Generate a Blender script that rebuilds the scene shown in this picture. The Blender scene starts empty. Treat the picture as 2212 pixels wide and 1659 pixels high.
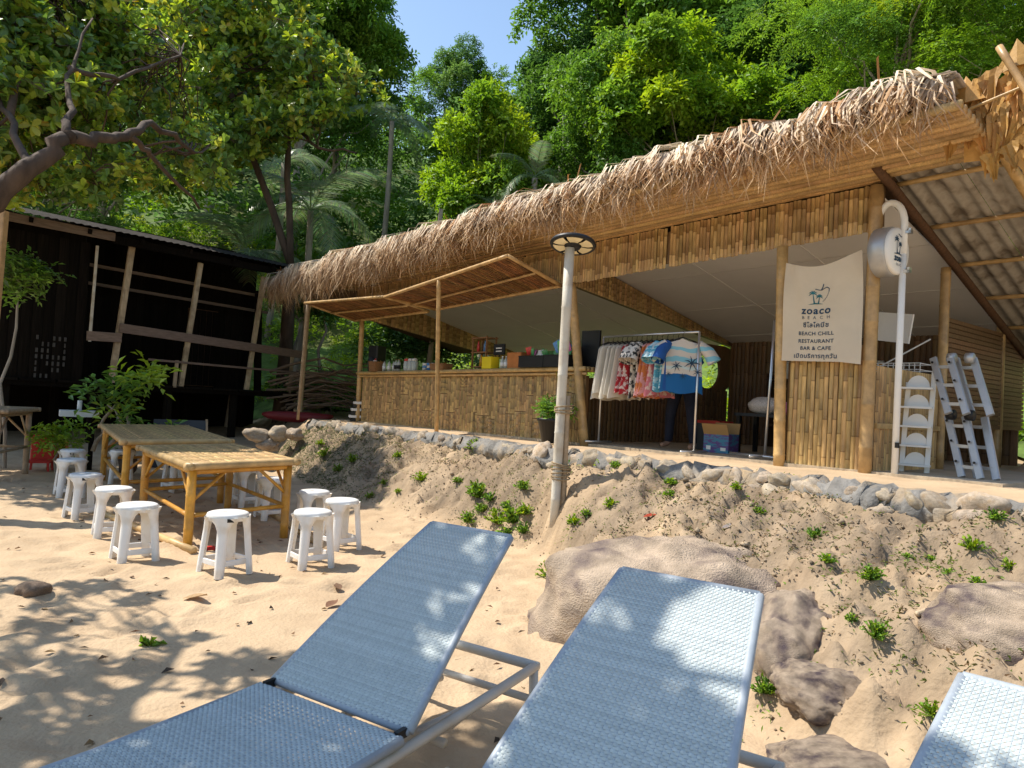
import bpy, math, random
import numpy as np
from mathutils import Vector, Matrix, Euler

PI = math.pi
rad = math.radians
scene = bpy.context.scene
COL = scene.collection

# ------------------------------------------------------------------ camera, world, sun, exposure
F_PX, ROLL, PITCH, EYE = 1530.0, rad(3.15), rad(1.5), 1.5
_fw = Vector((0, math.cos(PITCH), math.sin(PITCH)))
_u0 = Vector((0, -math.sin(PITCH), math.cos(PITCH)))
_r0 = Vector((1, 0, 0))
CAM_R = _r0 * math.cos(ROLL) + _u0 * math.sin(ROLL)
CAM_U = _u0 * math.cos(ROLL) - _r0 * math.sin(ROLL)
cam_data = bpy.data.cameras.new('camera')
cam = bpy.data.objects.new('camera', cam_data)
COL.objects.link(cam)
m3 = Matrix((CAM_R, CAM_U, -_fw)).transposed()
cam.matrix_world = Matrix.Translation((0, 0, EYE)) @ m3.to_4x4()
cam_data.sensor_width = 36.0
cam_data.sensor_fit = 'HORIZONTAL'
cam_data.lens = F_PX / 2212.0 * 36.0
cam_data.clip_start = 0.05
cam_data.clip_end = 2000
scene.camera = cam

SUN_TO = Vector((-0.29, 0.09, 0.45)).normalized()      # towards the sun
SUN_EL = math.asin(SUN_TO.z)
SUN_AZ = math.atan2(SUN_TO.x, SUN_TO.y)
world = bpy.data.worlds.new('World')
scene.world = world
world.use_nodes = True
wn = world.node_tree
wn.nodes.clear()
sky = wn.nodes.new('ShaderNodeTexSky')
sky.sky_type = 'NISHITA'
sky.sun_disc = False
sky.sun_elevation = SUN_EL
sky.sun_rotation = SUN_AZ
sky.air_density = 1.3
sky.dust_density = 0.6
sky.ozone_density = 1.5
bg = wn.nodes.new('ShaderNodeBackground')
bg.inputs['Strength'].default_value = 0.13
wo = wn.nodes.new('ShaderNodeOutputWorld')
wn.links.new(sky.outputs[0], bg.inputs[0])
wn.links.new(bg.outputs[0], wo.inputs[0])

sun_d = bpy.data.lights.new('sun', 'SUN')
sun_d.energy = 4.4
sun_d.angle = rad(0.53)
sun_d.color = (1.0, 0.93, 0.82)
sun = bpy.data.objects.new('sun', sun_d)
COL.objects.link(sun)
sun.rotation_euler = SUN_TO.to_track_quat('Z', 'Y').to_euler()

scene.view_settings.view_transform = 'Standard'
try:
    scene.view_settings.look = 'None'
except Exception:
    pass
scene.view_settings.exposure = 0.62
scene.view_settings.gamma = 1.0
scene.view_settings.use_curve_mapping = False
scene.render.engine = 'CYCLES'
scene.cycles.max_bounces = 7
scene.cycles.diffuse_bounces = 4
scene.cycles.glossy_bounces = 2
scene.cycles.transmission_bounces = 4
scene.cycles.use_denoising = True

# ------------------------------------------------------------------ geometry helpers
def ray(px, py):
    return _fw + CAM_R * ((px - 1106) / F_PX) - CAM_U * ((py - 829.5) / F_PX)

def at(px, py, D):
    d = ray(px, py)
    return Vector((0, 0, EYE)) + d * (D / d.y)

def atz(px, py, z):
    d = ray(px, py)
    return Vector((0, 0, EYE)) + d * ((z - EYE) / d.z)

BA = rad(38.1)
BU = Vector((math.sin(BA), -math.cos(BA), 0))
BV = Vector((math.cos(BA), math.sin(BA), 0))
BP = Vector((-3.23, 15.4, 0))
BRZ = math.atan2(BU.y, BU.x)

def Bw(s, d, z):
    return BP + BU * s + BV * d + Vector((0, 0, z))

def zf(s):
    return 0.90 + 0.011 * max(-3, min(14, s))

rng = random.Random(7)
nrng = np.random.default_rng(11)

class MB:
    """collects shapes; build() links them as one mesh object"""
    def __init__(self):
        self.v, self.f, self.c = [], [], []
        self.col = (1, 1, 1)
    def add(self, vs, fs):
        n = len(self.v)
        self.v.extend([tuple(p) for p in vs])
        self.f.extend([tuple(i + n for i in f) for f in fs])
        self.c.extend([self.col] * len(vs))
    def box(self, c, size, M=None):
        x, y, z = size[0] / 2, size[1] / 2, size[2] / 2
        vs = [Vector((sx * x, sy * y, sz * z)) for sz in (-1, 1) for sy in (-1, 1) for sx in (-1, 1)]
        if M is not None:
            vs = [M @ p for p in vs]
        c = Vector(c)
        self.add([p + c for p in vs], [(0, 2, 3, 1), (4, 5, 7, 6), (0, 1, 5, 4), (2, 6, 7, 3), (0, 4, 6, 2), (1, 3, 7, 5)])
    def bar(self, p0, p1, w, h, up=(0, 0, 1), bev=0.0):
        p0, p1 = Vector(p0), Vector(p1)
        z = (p1 - p0).normalized()
        up = Vector(up)
        if abs(z.dot(up)) > 0.98:
            up = Vector((0, 1, 0)) if abs(z.y) < .9 else Vector((1, 0, 0))
        x = z.cross(up).normalized()
        y = x.cross(z).normalized()
        if bev > 0:
            b = bev
            prof = [(-w/2+b, -h/2), (w/2-b, -h/2), (w/2, -h/2+b), (w/2, h/2-b), (w/2-b, h/2), (-w/2+b, h/2), (-w/2, h/2-b), (-w/2, -h/2+b)]
        else:
            prof = [(-w/2, -h/2), (w/2, -h/2), (w/2, h/2), (-w/2, h/2)]
        n = len(prof)
        vs = [p + x * a + y * b2 for p in (p0, p1) for a, b2 in prof]
        fs = [(i, (i + 1) % n, n + (i + 1) % n, n + i) for i in range(n)]
        fs += [tuple(range(n - 1, -1, -1)), tuple(range(n, 2 * n))]
        self.add(vs, fs)
    def tube(self, pts, r, n=8, cap=True):
        pts = [Vector(p) for p in pts]
        if not hasattr(r, '__len__'):
            r = [r] * len(pts)
        vs, fs = [], []
        t = (pts[1] - pts[0]).normalized()
        ref = Vector((0, 0, 1)) if abs(t.z) < .9 else Vector((1, 0, 0))
        x = t.cross(ref).normalized()
        for i, p in enumerate(pts):
            a = pts[max(i - 1, 0)]
            b = pts[min(i + 1, len(pts) - 1)]
            t = (b - a)
            t = t.normalized() if t.length > 1e-9 else Vector((0, 0, 1))
            x = (x - t * x.dot(t))
            x = x.normalized() if x.length > 1e-6 else t.orthogonal().normalized()
            y = t.cross(x)
            for k in range(n):
                a2 = 2 * PI * k / n
                vs.append(p + (x * math.cos(a2) + y * math.sin(a2)) * r[i])
        for i in range(len(pts) - 1):
            for k in range(n):
                fs.append((i * n + k, i * n + (k + 1) % n, (i + 1) * n + (k + 1) % n, (i + 1) * n + k))
        if cap:
            fs.append(tuple(range(n - 1, -1, -1)))
            fs.append(tuple(range((len(pts) - 1) * n, len(pts) * n)))
        self.add(vs, fs)
    def bamboo(self, p0, p1, r, n=9, node=0.32, seed=0, r1=None, bow=0.0):
        p0, p1 = Vector(p0), Vector(p1)
        L = (p1 - p0).length
        rr = random.Random(seed * 31 + 5)
        pts, rs = [], []
        r1 = r if r1 is None else r1
        t = 0.0
        ts = [0.0]
        x = node * rr.uniform(.3, .9)
        while x < L - .04:
            ts += [x - .012, x, x + .012]
            x += node * rr.uniform(.85, 1.15)
        ts.append(L)
        side = (p1 - p0).normalized().orthogonal()
        for i, q in enumerate(ts):
            k = q / L
            rad_ = r + (r1 - r) * k
            if i % 3 == 2 and 0 < i < len(ts) - 1:
                rad_ *= 1.07
            pts.append(p0.lerp(p1, k) + side * bow * math.sin(PI * k))
            rs.append(rad_)
        self.tube(pts, rs, n)
    def lathe(self, prof, n=24, c=(0, 0, 0), M=None):
        c = Vector(c)
        vs, fs = [], []
        for r, z in prof:
            for k in range(n):
                a = 2 * PI * k / n
                p = Vector((r * math.cos(a), r * math.sin(a), z))
                vs.append(c + (M @ p if M is not None else p))
        for i in range(len(prof) - 1):
            for k in range(n):
                fs.append((i * n + k, i * n + (k + 1) % n, (i + 1) * n + (k + 1) % n, (i + 1) * n + k))
        if prof[0][0] > 1e-6:
            fs.append(tuple(range(n - 1, -1, -1)))
        if prof[-1][0] > 1e-6:
            fs.append(tuple(range((len(prof) - 1) * n, len(prof) * n)))
        self.add(vs, fs)
    def prism(self, poly, y0, y1, M=None, c=(0, 0, 0)):
        """polygon in (x,z) extruded along y"""
        c = Vector(c)
        n = len(poly)
        vs = [Vector((a, y, b)) for y in (y0, y1) for a, b in poly]
        if M is not None:
            vs = [M @ p for p in vs]
        fs = [(i, (i + 1) % n, n + (i + 1) % n, n + i) for i in range(n)]
        fs += [tuple(range(n - 1, -1, -1)), tuple(range(n, 2 * n))]
        self.add([p + c for p in vs], fs)
    def grid(self, P):
        """P[i][j] points"""
        ni, nj = len(P), len(P[0])
        vs = [p for row in P for p in row]
        fs = [(i * nj + j, i * nj + j + 1, (i + 1) * nj + j + 1, (i + 1) * nj + j) for i in range(ni - 1) for j in range(nj - 1)]
        self.add(vs, fs)
    def ribbon(self, pts, widths, side):
        side = Vector(side)
        vs = []
        for p, w in zip(pts, widths):
            p = Vector(p)
            vs += [p - side * w / 2, p + side * w / 2]
        self.add(vs, [(2 * i, 2 * i + 1, 2 * i + 3, 2 * i + 2) for i in range(len(pts) - 1)])
    def mesh(self, name, smooth=False, sub=None):
        me = bpy.data.meshes.new(name)
        sub = Vector(sub) if sub is not None else None
        v = [(p[0] - sub.x, p[1] - sub.y, p[2] - sub.z) for p in self.v] if sub is not None else self.v
        me.from_pydata(v, [], self.f)
        at_ = me.attributes.new('Col', 'FLOAT_COLOR', 'POINT')
        c = np.ones((len(self.v), 4), np.float32)
        c[:, :3] = np.array(self.c, np.float32).reshape(-1, 3)
        at_.data.foreach_set('color', c.ravel())
        if smooth:
            me.polygons.foreach_set('use_smooth', [True] * len(me.polygons))
        me.update()
        return me

def link(name, data, parent=None, loc=None, rot=None, scale=None):
    o = bpy.data.objects.new(name, data)
    COL.objects.link(o)
    if parent is not None:
        o.parent = parent
    if loc is not None:
        o.location = loc
    if rot is not None:
        o.rotation_euler = rot
    if scale is not None:
        o.scale = scale
    return o

def tag(o, label=None, cat=None, group=None, kind=None):
    if label: o['label'] = label
    if cat: o['category'] = cat
    if group: o['group'] = group
    if kind: o['kind'] = kind
    return o

def thing(name, label, cat, loc=(0, 0, 0), rz=0.0, group=None):
    o = bpy.data.objects.new(name, None)
    o.empty_display_size = .1
    COL.objects.link(o)
    o.location = loc
    o.rotation_euler = (0, 0, rz)
    return tag(o, label, cat, group)

def part(parent, name, mb, mat, smooth=False, label=None, kind=None, sub=None, loc=None, rot=None):
    me = mb.mesh(name, smooth, sub) if isinstance(mb, MB) else mb
    if mat is not None and not me.materials:
        me.materials.append(mat)
    o = link(name, me, parent, loc, rot)
    return tag(o, label, None, None, kind)

def solo(name, mb, mat, label, cat, smooth=False, loc=(0, 0, 0), rz=0.0, group=None, kind=None):
    o = part(None, name, mb, mat, smooth)
    o.location = loc
    o.rotation_euler = (0, 0, rz)
    return tag(o, label, cat, group, kind)

def mesh_np(name, V, Fq, cols=None, mat=None, smooth=False):
    """fast mesh from numpy: V (n,3), Fq (m,k) faces of equal size"""
    me = bpy.data.meshes.new(name)
    V = np.ascontiguousarray(V, np.float32)
    Fq = np.ascontiguousarray(Fq, np.int32)
    m, k = Fq.shape
    me.vertices.add(len(V))
    me.vertices.foreach_set('co', V.ravel())
    me.loops.add(m * k)
    me.loops.foreach_set('vertex_index', Fq.ravel())
    me.polygons.add(m)
    me.polygons.foreach_set('loop_start', np.arange(0, m * k, k, dtype=np.int32))
    try:
        me.polygons.foreach_set('loop_total', np.full(m, k, np.int32))
    except Exception:
        pass
    if smooth:
        me.polygons.foreach_set('use_smooth', np.ones(m, bool))
    if cols is not None:
        a = me.attributes.new('Col', 'FLOAT_COLOR', 'POINT')
        c = np.ones((len(V), 4), np.float32)
        c[:, :3] = cols
        a.data.foreach_set('color', c.ravel())
    me.update(calc_edges=True)
    if mat is not None:
        me.materials.append(mat)
    return me

# ------------------------------------------------------------------ materials
def M(name, col, rough=.7, var=.18, scale=6.0, stretch=(1, 1, 1), bump=.0, bscale=60.0, bstretch=None, attr=False,
      orand=0.0, spec=.35, metal=0.0, trans=0.0, col2=None, thr=None, detail=4.0, stain=None, stain_scale=1.5, stain_amt=.5):
    m = bpy.data.materials.new(name)
    m.use_nodes = True
    nt = m.node_tree
    N, L = nt.nodes, nt.links
    N.clear()
    out = N.new('ShaderNodeOutputMaterial')
    p = N.new('ShaderNodeBsdfPrincipled')
    p.inputs['Roughness'].default_value = rough
    p.inputs['Metallic'].default_value = metal
    p.inputs['Specular IOR Level'].default_value = spec
    tc = N.new('ShaderNodeTexCoord')
    oi = N.new('ShaderNodeObjectInfo')
    mul = N.new('ShaderNodeVectorMath'); mul.operation = 'SCALE'
    comb = N.new('ShaderNodeCombineXYZ')
    L.new(oi.outputs['Random'], comb.inputs[0]); L.new(oi.outputs['Random'], comb.inputs[1]); L.new(oi.outputs['Random'], comb.inputs[2])
    L.new(comb.outputs[0], mul.inputs[0]); mul.inputs['Scale'].default_value = 37.0 if orand > 0 else 0.0
    add = N.new('ShaderNodeVectorMath'); add.operation = 'ADD'
    L.new(tc.outputs['Object'], add.inputs[0]); L.new(mul.outputs[0], add.inputs[1])
    mp = N.new('ShaderNodeMapping')
    mp.inputs['Scale'].default_value = stretch
    L.new(add.outputs[0], mp.inputs[0])
    no = N.new('ShaderNodeTexNoise')
    no.inputs['Scale'].default_value = scale
    no.inputs['Detail'].default_value = detail
    no.inputs['Roughness'].default_value = .6
    L.new(mp.outputs[0], no.inputs['Vector'])
    ramp = N.new('ShaderNodeValToRGB')
    c1 = [max(0, c * (1 - var)) for c in col]
    c2 = [c * (1 + var) for c in col] if col2 is None else list(col2)
    if col2 is not None: c1 = list(col)
    lo, hi = (.3, .7) if thr is None else thr
    ramp.color_ramp.elements[0].position = lo
    ramp.color_ramp.elements[1].position = hi
    ramp.color_ramp.elements[0].color = (*c1, 1)
    ramp.color_ramp.elements[1].color = (*c2, 1)
    L.new(no.outputs['Fac'], ramp.inputs[0])
    cur = ramp.outputs[0]
    if stain is not None:
        n2 = N.new('ShaderNodeTexNoise'); n2.inputs['Scale'].default_value = stain_scale; n2.inputs['Detail'].default_value = 6
        L.new(add.outputs[0], n2.inputs['Vector'])
        r2 = N.new('ShaderNodeMapRange'); r2.inputs['From Min'].default_value = .48; r2.inputs['From Max'].default_value = .68
        r2.inputs['To Max'].default_value = stain_amt
        L.new(n2.outputs['Fac'], r2.inputs[0])
        mx = N.new('ShaderNodeMix'); mx.data_type = 'RGBA'
        L.new(r2.outputs[0], mx.inputs[0]); L.new(cur, mx.inputs[6]); mx.inputs[7].default_value = (*stain, 1)
        cur = mx.outputs[2]
    if attr:
        a = N.new('ShaderNodeAttribute'); a.attribute_name = 'Col'
        mx = N.new('ShaderNodeMix'); mx.data_type = 'RGBA'; mx.blend_type = 'MULTIPLY'; mx.inputs[0].default_value = 1
        L.new(cur, mx.inputs[6]); L.new(a.outputs['Color'], mx.inputs[7])
        cur = mx.outputs[2]
    if orand > 0:
        mr = N.new('ShaderNodeMapRange'); mr.inputs['To Min'].default_value = 1 - orand; mr.inputs['To Max'].default_value = 1 + orand
        L.new(oi.outputs['Random'], mr.inputs[0])
        hs = N.new('ShaderNodeHueSaturation')
        L.new(mr.outputs[0], hs.inputs['Value']); L.new(cur, hs.inputs['Color'])
        wn_ = N.new('ShaderNodeTexWhiteNoise'); wn_.noise_dimensions = '1D'
        L.new(oi.outputs['Random'], wn_.inputs['W'])
        mr2 = N.new('ShaderNodeMapRange'); mr2.inputs['To Min'].default_value = .5 - .012 * orand / .3; mr2.inputs['To Max'].default_value = .5 + .012 * orand / .3
        L.new(wn_.outputs['Value'], mr2.inputs[0]); L.new(mr2.outputs[0], hs.inputs['Hue'])
        cur = hs.outputs[0]
    L.new(cur, p.inputs['Base Color'])
    if bump > 0:
        nb = N.new('ShaderNodeTexNoise'); nb.inputs['Scale'].default_value = bscale; nb.inputs['Detail'].default_value = 5
        mb_ = N.new('ShaderNodeMapping'); mb_.inputs['Scale'].default_value = bstretch or stretch
        L.new(add.outputs[0], mb_.inputs[0]); L.new(mb_.outputs[0], nb.inputs['Vector'])
        b = N.new('ShaderNodeBump'); b.inputs['Strength'].default_value = bump; b.inputs['Distance'].default_value = .02
        L.new(nb.outputs['Fac'], b.inputs['Height']); L.new(b.outputs[0], p.inputs['Normal'])
    if trans > 0:
        t = N.new('ShaderNodeBsdfTranslucent')
        g = N.new('ShaderNodeHueSaturation'); g.inputs['Saturation'].default_value = 1.1; g.inputs['Value'].default_value = 1.25; g.inputs['Hue'].default_value = .485
        L.new(cur, g.inputs['Color']); L.new(g.outputs[0], t.inputs[0])
        ms = N.new('ShaderNodeMixShader'); ms.inputs[0].default_value = trans
        L.new(p.outputs[0], ms.inputs[1]); L.new(t.outputs[0], ms.inputs[2]); L.new(ms.outputs[0], out.inputs[0])
    else:
        L.new(p.outputs[0], out.inputs[0])
    return m

MAT = {}
MAT['sand'] = M('sand', (.50, .37, .238), .95, .12, 1.3, bump=.55, bscale=38, attr=True, spec=.1, stain=(.30, .20, .12), stain_scale=2.2, stain_amt=.35)
MAT['slat'] = M('bamboo_slat', (.52, .34, .145), .45, .28, 5, (14, 14, 1.6), bump=.12, bscale=30, orand=.24, spec=.4, stain=(.16, .09, .03), stain_scale=3, stain_amt=.5, attr=True)
MAT['slat_pale'] = M('bamboo_slat_pale', (.50, .335, .145), .5, .25, 5, (14, 14, 1.6), bump=.12, bscale=30, orand=.26, spec=.35, stain=(.13, .10, .045), stain_scale=2, stain_amt=.6, attr=True)
MAT['awning_slat'] = M('awning_slat', (.24, .115, .04), .6, .4, 5, (3, 3, 3), bump=.1, orand=.30, stain=(.06, .03, .015), stain_scale=5, stain_amt=.7)
MAT['bamboo'] = M('bamboo_pole', (.50, .32, .135), .38, .22, 4, (3, 3, 3), bump=.08, bscale=40, orand=.15, spec=.45, stain=(.2, .12, .05), stain_scale=4, stain_amt=.5)
MAT['bamboo_table'] = M('bamboo_table', (.58, .29, .045), .35, .2, 4, (3, 3, 3), bump=.08, orand=.15, spec=.45, stain=(.3, .15, .04), stain_scale=5, stain_amt=.5)
MAT['bamboo_top'] = M('bamboo_table_top', (.52, .34, .15), .45, .2, 4, (2, 2, 2), bump=.1, orand=.2, spec=.4, stain=(.2, .15, .08), stain_scale=5, stain_amt=.4, attr=True)
MAT['bamboo_grey'] = M('bamboo_weathered', (.34, .25, .16), .6, .25, 4, (3, 3, 3), bump=.15, orand=.2)
MAT['white_pole'] = M('painted_pole', (.58, .54, .46), .55, .12, 3, bump=.12, stain=(.36, .28, .19), stain_scale=5, stain_amt=.7)
MAT['thatch'] = M('dry_palm_thatch', (1, 1, 1), .75, .12, 12, attr=True, trans=.12, spec=.25)
MAT['thatch_core'] = M('thatch_core', (.12, .07, .035), .9, .4, 20, bump=.5)
MAT['atap'] = M('dry_palm_leaf', (.50, .28, .085), .55, .25, 6, (1, 1, 1), bump=.25, bscale=30, orand=.22, trans=.15)
MAT['ceiling'] = M('ceiling_board', (.80, .78, .75), .7, .04, 1.5, spec=.2)
MAT['seam'] = M('ceiling_seam', (.75, .73, .70), .7, .04, 1.5)
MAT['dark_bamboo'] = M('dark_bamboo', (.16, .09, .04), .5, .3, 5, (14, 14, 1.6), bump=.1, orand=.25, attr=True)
MAT['corrugated'] = M('fibre_cement', (.42, .38, .32), .85, .25, 5, bump=.2, stain=(.12, .09, .06), stain_scale=5, stain_amt=.85)
MAT['cement'] = M('floor_cement', (.46, .37, .26), .9, .15, 3, bump=.3, bscale=50)
MAT['stone'] = M('edge_stone', (.40, .33, .25), .85, .3, 4, bump=.6, bscale=25, orand=.22, stain=(.44, .31, .17), stain_scale=3, stain_amt=.6)
MAT['mortar'] = M('mortar', (.20, .19, .175), .95, .35, 6, bump=1.0, bscale=22, stain=(.36, .265, .16), stain_scale=3.5, stain_amt=1.0)
MAT['boulder'] = M('boulder_rock', (.37, .29, .215), .92, .38, 5, (1, 1, 1), bump=.8, bscale=75, stain=(.10, .075, .08), stain_scale=2.9, stain_amt=1.0, detail=10, spec=.2)
MAT['plastic'] = M('white_plastic', (.80, .80, .79), .35, .02, 2, spec=.5, stain=(.62, .53, .40), stain_scale=7, stain_amt=.5)
MAT['plastic_blue'] = M('bluish_plastic', (.70, .72, .74), .4, .04, 2, spec=.4)
MAT['dark'] = M('black_plastic', (.012, .012, .013), .45, .1, 3)
MAT['wicker'] = M('pale_wicker', (.46, .51, .505), .5, .08, 40, spec=.3, attr=True)
MAT['wicker_cord'] = M('wicker_cord', (.34, .38, .42), .5, .1, 40, spec=.4)
MAT['frame'] = M('cream_frame', (.58, .54, .48), .45, .08, 12, spec=.4, stain=(.40, .31, .21), stain_scale=6, stain_amt=.5)
MAT['steel'] = M('steel', (.62, .62, .62), .3, .1, 5, metal=.8)
MAT['alu'] = M('aluminium', (.46, .465, .47), .45, .1, 8, metal=.6, stain=(.45, .42, .38), stain_scale=8, stain_amt=.4)
MAT['white_metal'] = M('white_metal', (.78, .77, .74), .4, .04, 4, spec=.4)
MAT['cloth'] = M('canvas', (.72, .63, .49), .9, .05, 3, bump=.1, bscale=160, trans=.2, spec=.1)
MAT['ink'] = M('navy_print', (.02, .055, .10), .8, .1, 5)
MAT['ink_teal'] = M('teal_print', (.02, .14, .17), .8, .3, 9)
MAT['old_wood'] = M('old_dark_wood', (.010, .008, .0065), .9, .4, 5, (8, 8, 1), bump=.35, bscale=30, orand=.3, spec=.06)
MAT['old_post'] = M('weathered_post', (.44, .345, .23), .8, .25, 5, (8, 8, 1), bump=.3, bscale=30, orand=.1, stain=(.12, .08, .05), stain_scale=4, stain_amt=.6)
MAT['old_rail'] = M('weathered_rail', (.20, .145, .115), .8, .25, 5, (1, 8, 8), bump=.3, bscale=30, orand=.1)
MAT['old_door'] = M('brown_door', (.085, .042, .02), .7, .3, 5, (8, 8, 1), bump=.2, orand=.2)
MAT['old_roof'] = M('rusty_roof', (.03, .026, .023), .9, .4, 4, bump=.3, stain=(.06, .05, .045), stain_scale=3, stain_amt=.5, spec=.1)
MAT['lattice_light'] = M('grey_slit_light', (.075, .07, .065), .8, .3, 6)
MAT['bark'] = M('bark', (.085, .058, .042), .9, .35, 6, (1, 1, .35), bump=.7, bscale=18)
MAT['bark_pale'] = M('pale_bark', (.30, .26, .21), .9, .3, 6, (1, 1, .35), bump=.5, bscale=18)
MAT['leaf'] = M('leaf', (1, 1, 1), .5, .15, 3, attr=True, trans=.42, spec=.25)
MAT['leaf_gloss'] = M('glossy_leaf', (1, 1, 1), .36, .15, 3, attr=True, trans=.40, spec=.6)
MAT['hill'] = M('hill_soil', (.11, .175, .04), .95, .5, 2, bump=.6, bscale=12, attr=True)
MAT['board'] = M('blue_grey_board', (.035, .042, .052), .5, .1, 3)
MAT['red'] = M('red_plastic', (.50, .03, .025), .45, .1, 3)
MAT['dark_red'] = M('dark_red_hull', (.16, .012, .015), .5, .1, 3)
MAT['card'] = M('cardboard', (.42, .25, .10), .85, .08, 5)
MAT['purple'] = M('printed_carton', (.12, .06, .22), .5, .3, 7, (1, 1, 3), col2=(.05, .22, .34), thr=(.45, .55))
MAT['yellow'] = M('yellow_tub', (.75, .60, .02), .4, .05, 3)
MAT['wood'] = M('shelf_wood', (.24, .12, .05), .6, .25, 6, (1, 8, 8))
MAT['orange_pot'] = M('terracotta', (.45, .17, .05), .8, .15, 6)
MAT['jeans'] = M('dark_jeans', (.010, .013, .028), .9, .25, 12, bump=.2, bscale=200)
MAT['skin'] = M('skin', (.36, .20, .13), .5, .05, 8)
MAT['hair'] = M('black_hair', (.01, .008, .007), .5, .2, 30)
MAT['lamp_lens'] = M('lamp_lens', (.80, .70, .45), .3, .04, 6, spec=.5)
MAT['rope'] = M('rope', (.30, .22, .13), .9, .3, 30, bump=.3)
MAT['twig'] = M('twig', (.17, .12, .085), .9, .3, 9, bump=.3)
MAT['dead_leaf'] = M('dead_leaf', (1, 1, 1), .8, .2, 9, attr=True, trans=.1)

# ------------------------------------------------------------------ noise in numpy
_NT = {}
def vnoise(x, y, seed):
    T = _NT.get(seed)
    if T is None:
        T = _NT[seed] = np.random.default_rng(seed).random((256, 256))
    xi, yi = np.floor(x).astype(int), np.floor(y).astype(int)
    fx, fy = x - xi, y - yi
    fx = fx * fx * fx * (fx * (fx * 6 - 15) + 10)
    fy = fy * fy * fy * (fy * (fy * 6 - 15) + 10)
    a = T[xi & 255, yi & 255]; b = T[(xi + 1) & 255, yi & 255]
    c = T[xi & 255, (yi + 1) & 255]; d = T[(xi + 1) & 255, (yi + 1) & 255]
    return (a * (1 - fx) + b * fx) * (1 - fy) + (c * (1 - fx) + d * fx) * fy - .5

def fbm(x, y, f, oct_, seed, gain=.5):
    o, a = 0, 1.0
    for i in range(oct_):
        o = o + a * vnoise(x * f + 13.7 * i, y * f + 7.1 * i, seed + i)
        f *= 2.03; a *= gain
    return o

# ------------------------------------------------------------------ terrain
TOE = np.array([(-30, 26), (-8, 22), (-6, 18), (-5, 15), (-4.5, 13.5), (-4.2, 12.9), (-1.9, 9.6), (-.3, 8.0), (.4, 6.9), (.75, 5.0), (1.3, 3.2), (2.0, 1.6), (3, -.4), (5, -5), (40, -80)], float)
EDGE = np.array([(-30, 30), (-8, 25), (-6, 21.5), (-5, 17.5), (-4.3, 14.95), (-3.9, 14.5), (-.9, 10.75), (.45, 8.4), (1.65, 6.85), (2.5, 5.6), (3.25, 4.55), (4.4, 3.0), (6, .9), (8, -1.5), (40, -40)], float)
HILL = np.array([(-60, 12), (-20, 15.5), (-13, 18), (-8.5, 21.2), (-5, 21.2), (-2, 20.6), (1, 18.8), (4, 14.9), (8, 9.8), (12, 5), (60, -40)], float)

def terrain(x, y, fine=True):
    x = np.asarray(x, float); y = np.asarray(y, float)
    yt = np.interp(x, TOE[:, 0], TOE[:, 1]); ye = np.interp(x, EDGE[:, 0], EDGE[:, 1])
    s = (y - yt) / np.maximum(ye - yt, .3)
    sb = (x - BP.x) * BU.x + (y - BP.y) * BU.y
    top = .885 + .011 * np.clip(sb, -3, 14)
    sc = np.clip(s, 0, 1)
    bank = (top - .10) * (1 - (1 - sc) ** 1.25) * (.6 + .4 * np.clip(sc * 3, 0, 1))
    tr = np.clip((s - 1.0) / .06, 0, 1)
    z = bank * (1 - tr) + top * tr
    z = z + .10 * np.exp(-np.clip(-s, 0, 9) * 3) * (s < 0) * 0 + np.where(s < 0, 0, 0)
    q = y - np.interp(x, HILL[:, 0], HILL[:, 1])
    q = q * .8
    hill = np.where(q > 0, .62 * q * np.clip(q / 3, .35, 1), 0)
    hill = np.minimum(hill, 24 + 0 * q)
    db = (x - BP.x) * BV.x + (y - BP.y) * BV.y
    b1 = np.clip((db - 2.3) / 1.0, 0, 1) * np.clip((sb - 11.2) / .5, 0, 1)
    z = z + 1.55 * b1 * b1 * (3 - 2 * b1) * (q < 4)
    left = np.clip((y - 12) / 8, 0, 1) * np.clip((-4.6 - x) / 1.0, 0, 1) * .35
    z = z + hill + left * (1 - tr)
    if fine:
        on_bank = np.clip(np.minimum(s * 6, (1.02 - s) * 10), 0, 1)
        sand = np.clip(1 - s * 8, 0, 1)
        z = z + sand * (.04 * fbm(x, y, .55, 2, 3) + .020 * fbm(x, y, 2.6, 3, 9) + .012 * fbm(x, y, 9, 2, 31))
        z = z + on_bank * (.15 * fbm(x, y, 1.6, 3, 17) + .12 * fbm(x, y, 6.0, 3, 23, .72))
        z = z + tr * (.03 * fbm(x, y, 1.2, 3, 41)) * (q < 0)
    return z, s, q

def tz(x, y):
    return float(terrain(np.array([x]), np.array([y]))[0][0])

def axis(lo, hi, step, far, g=1.22):
    a = list(np.arange(lo, hi, step))
    d = step; p = lo
    L = []
    while p > -far:
        d *= g; p -= d; L.append(p)
    d = step; p = a[-1]
    R = []
    while p < far:
        d *= g; p += d; R.append(p)
    return np.array(L[::-1] + a + R)

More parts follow.
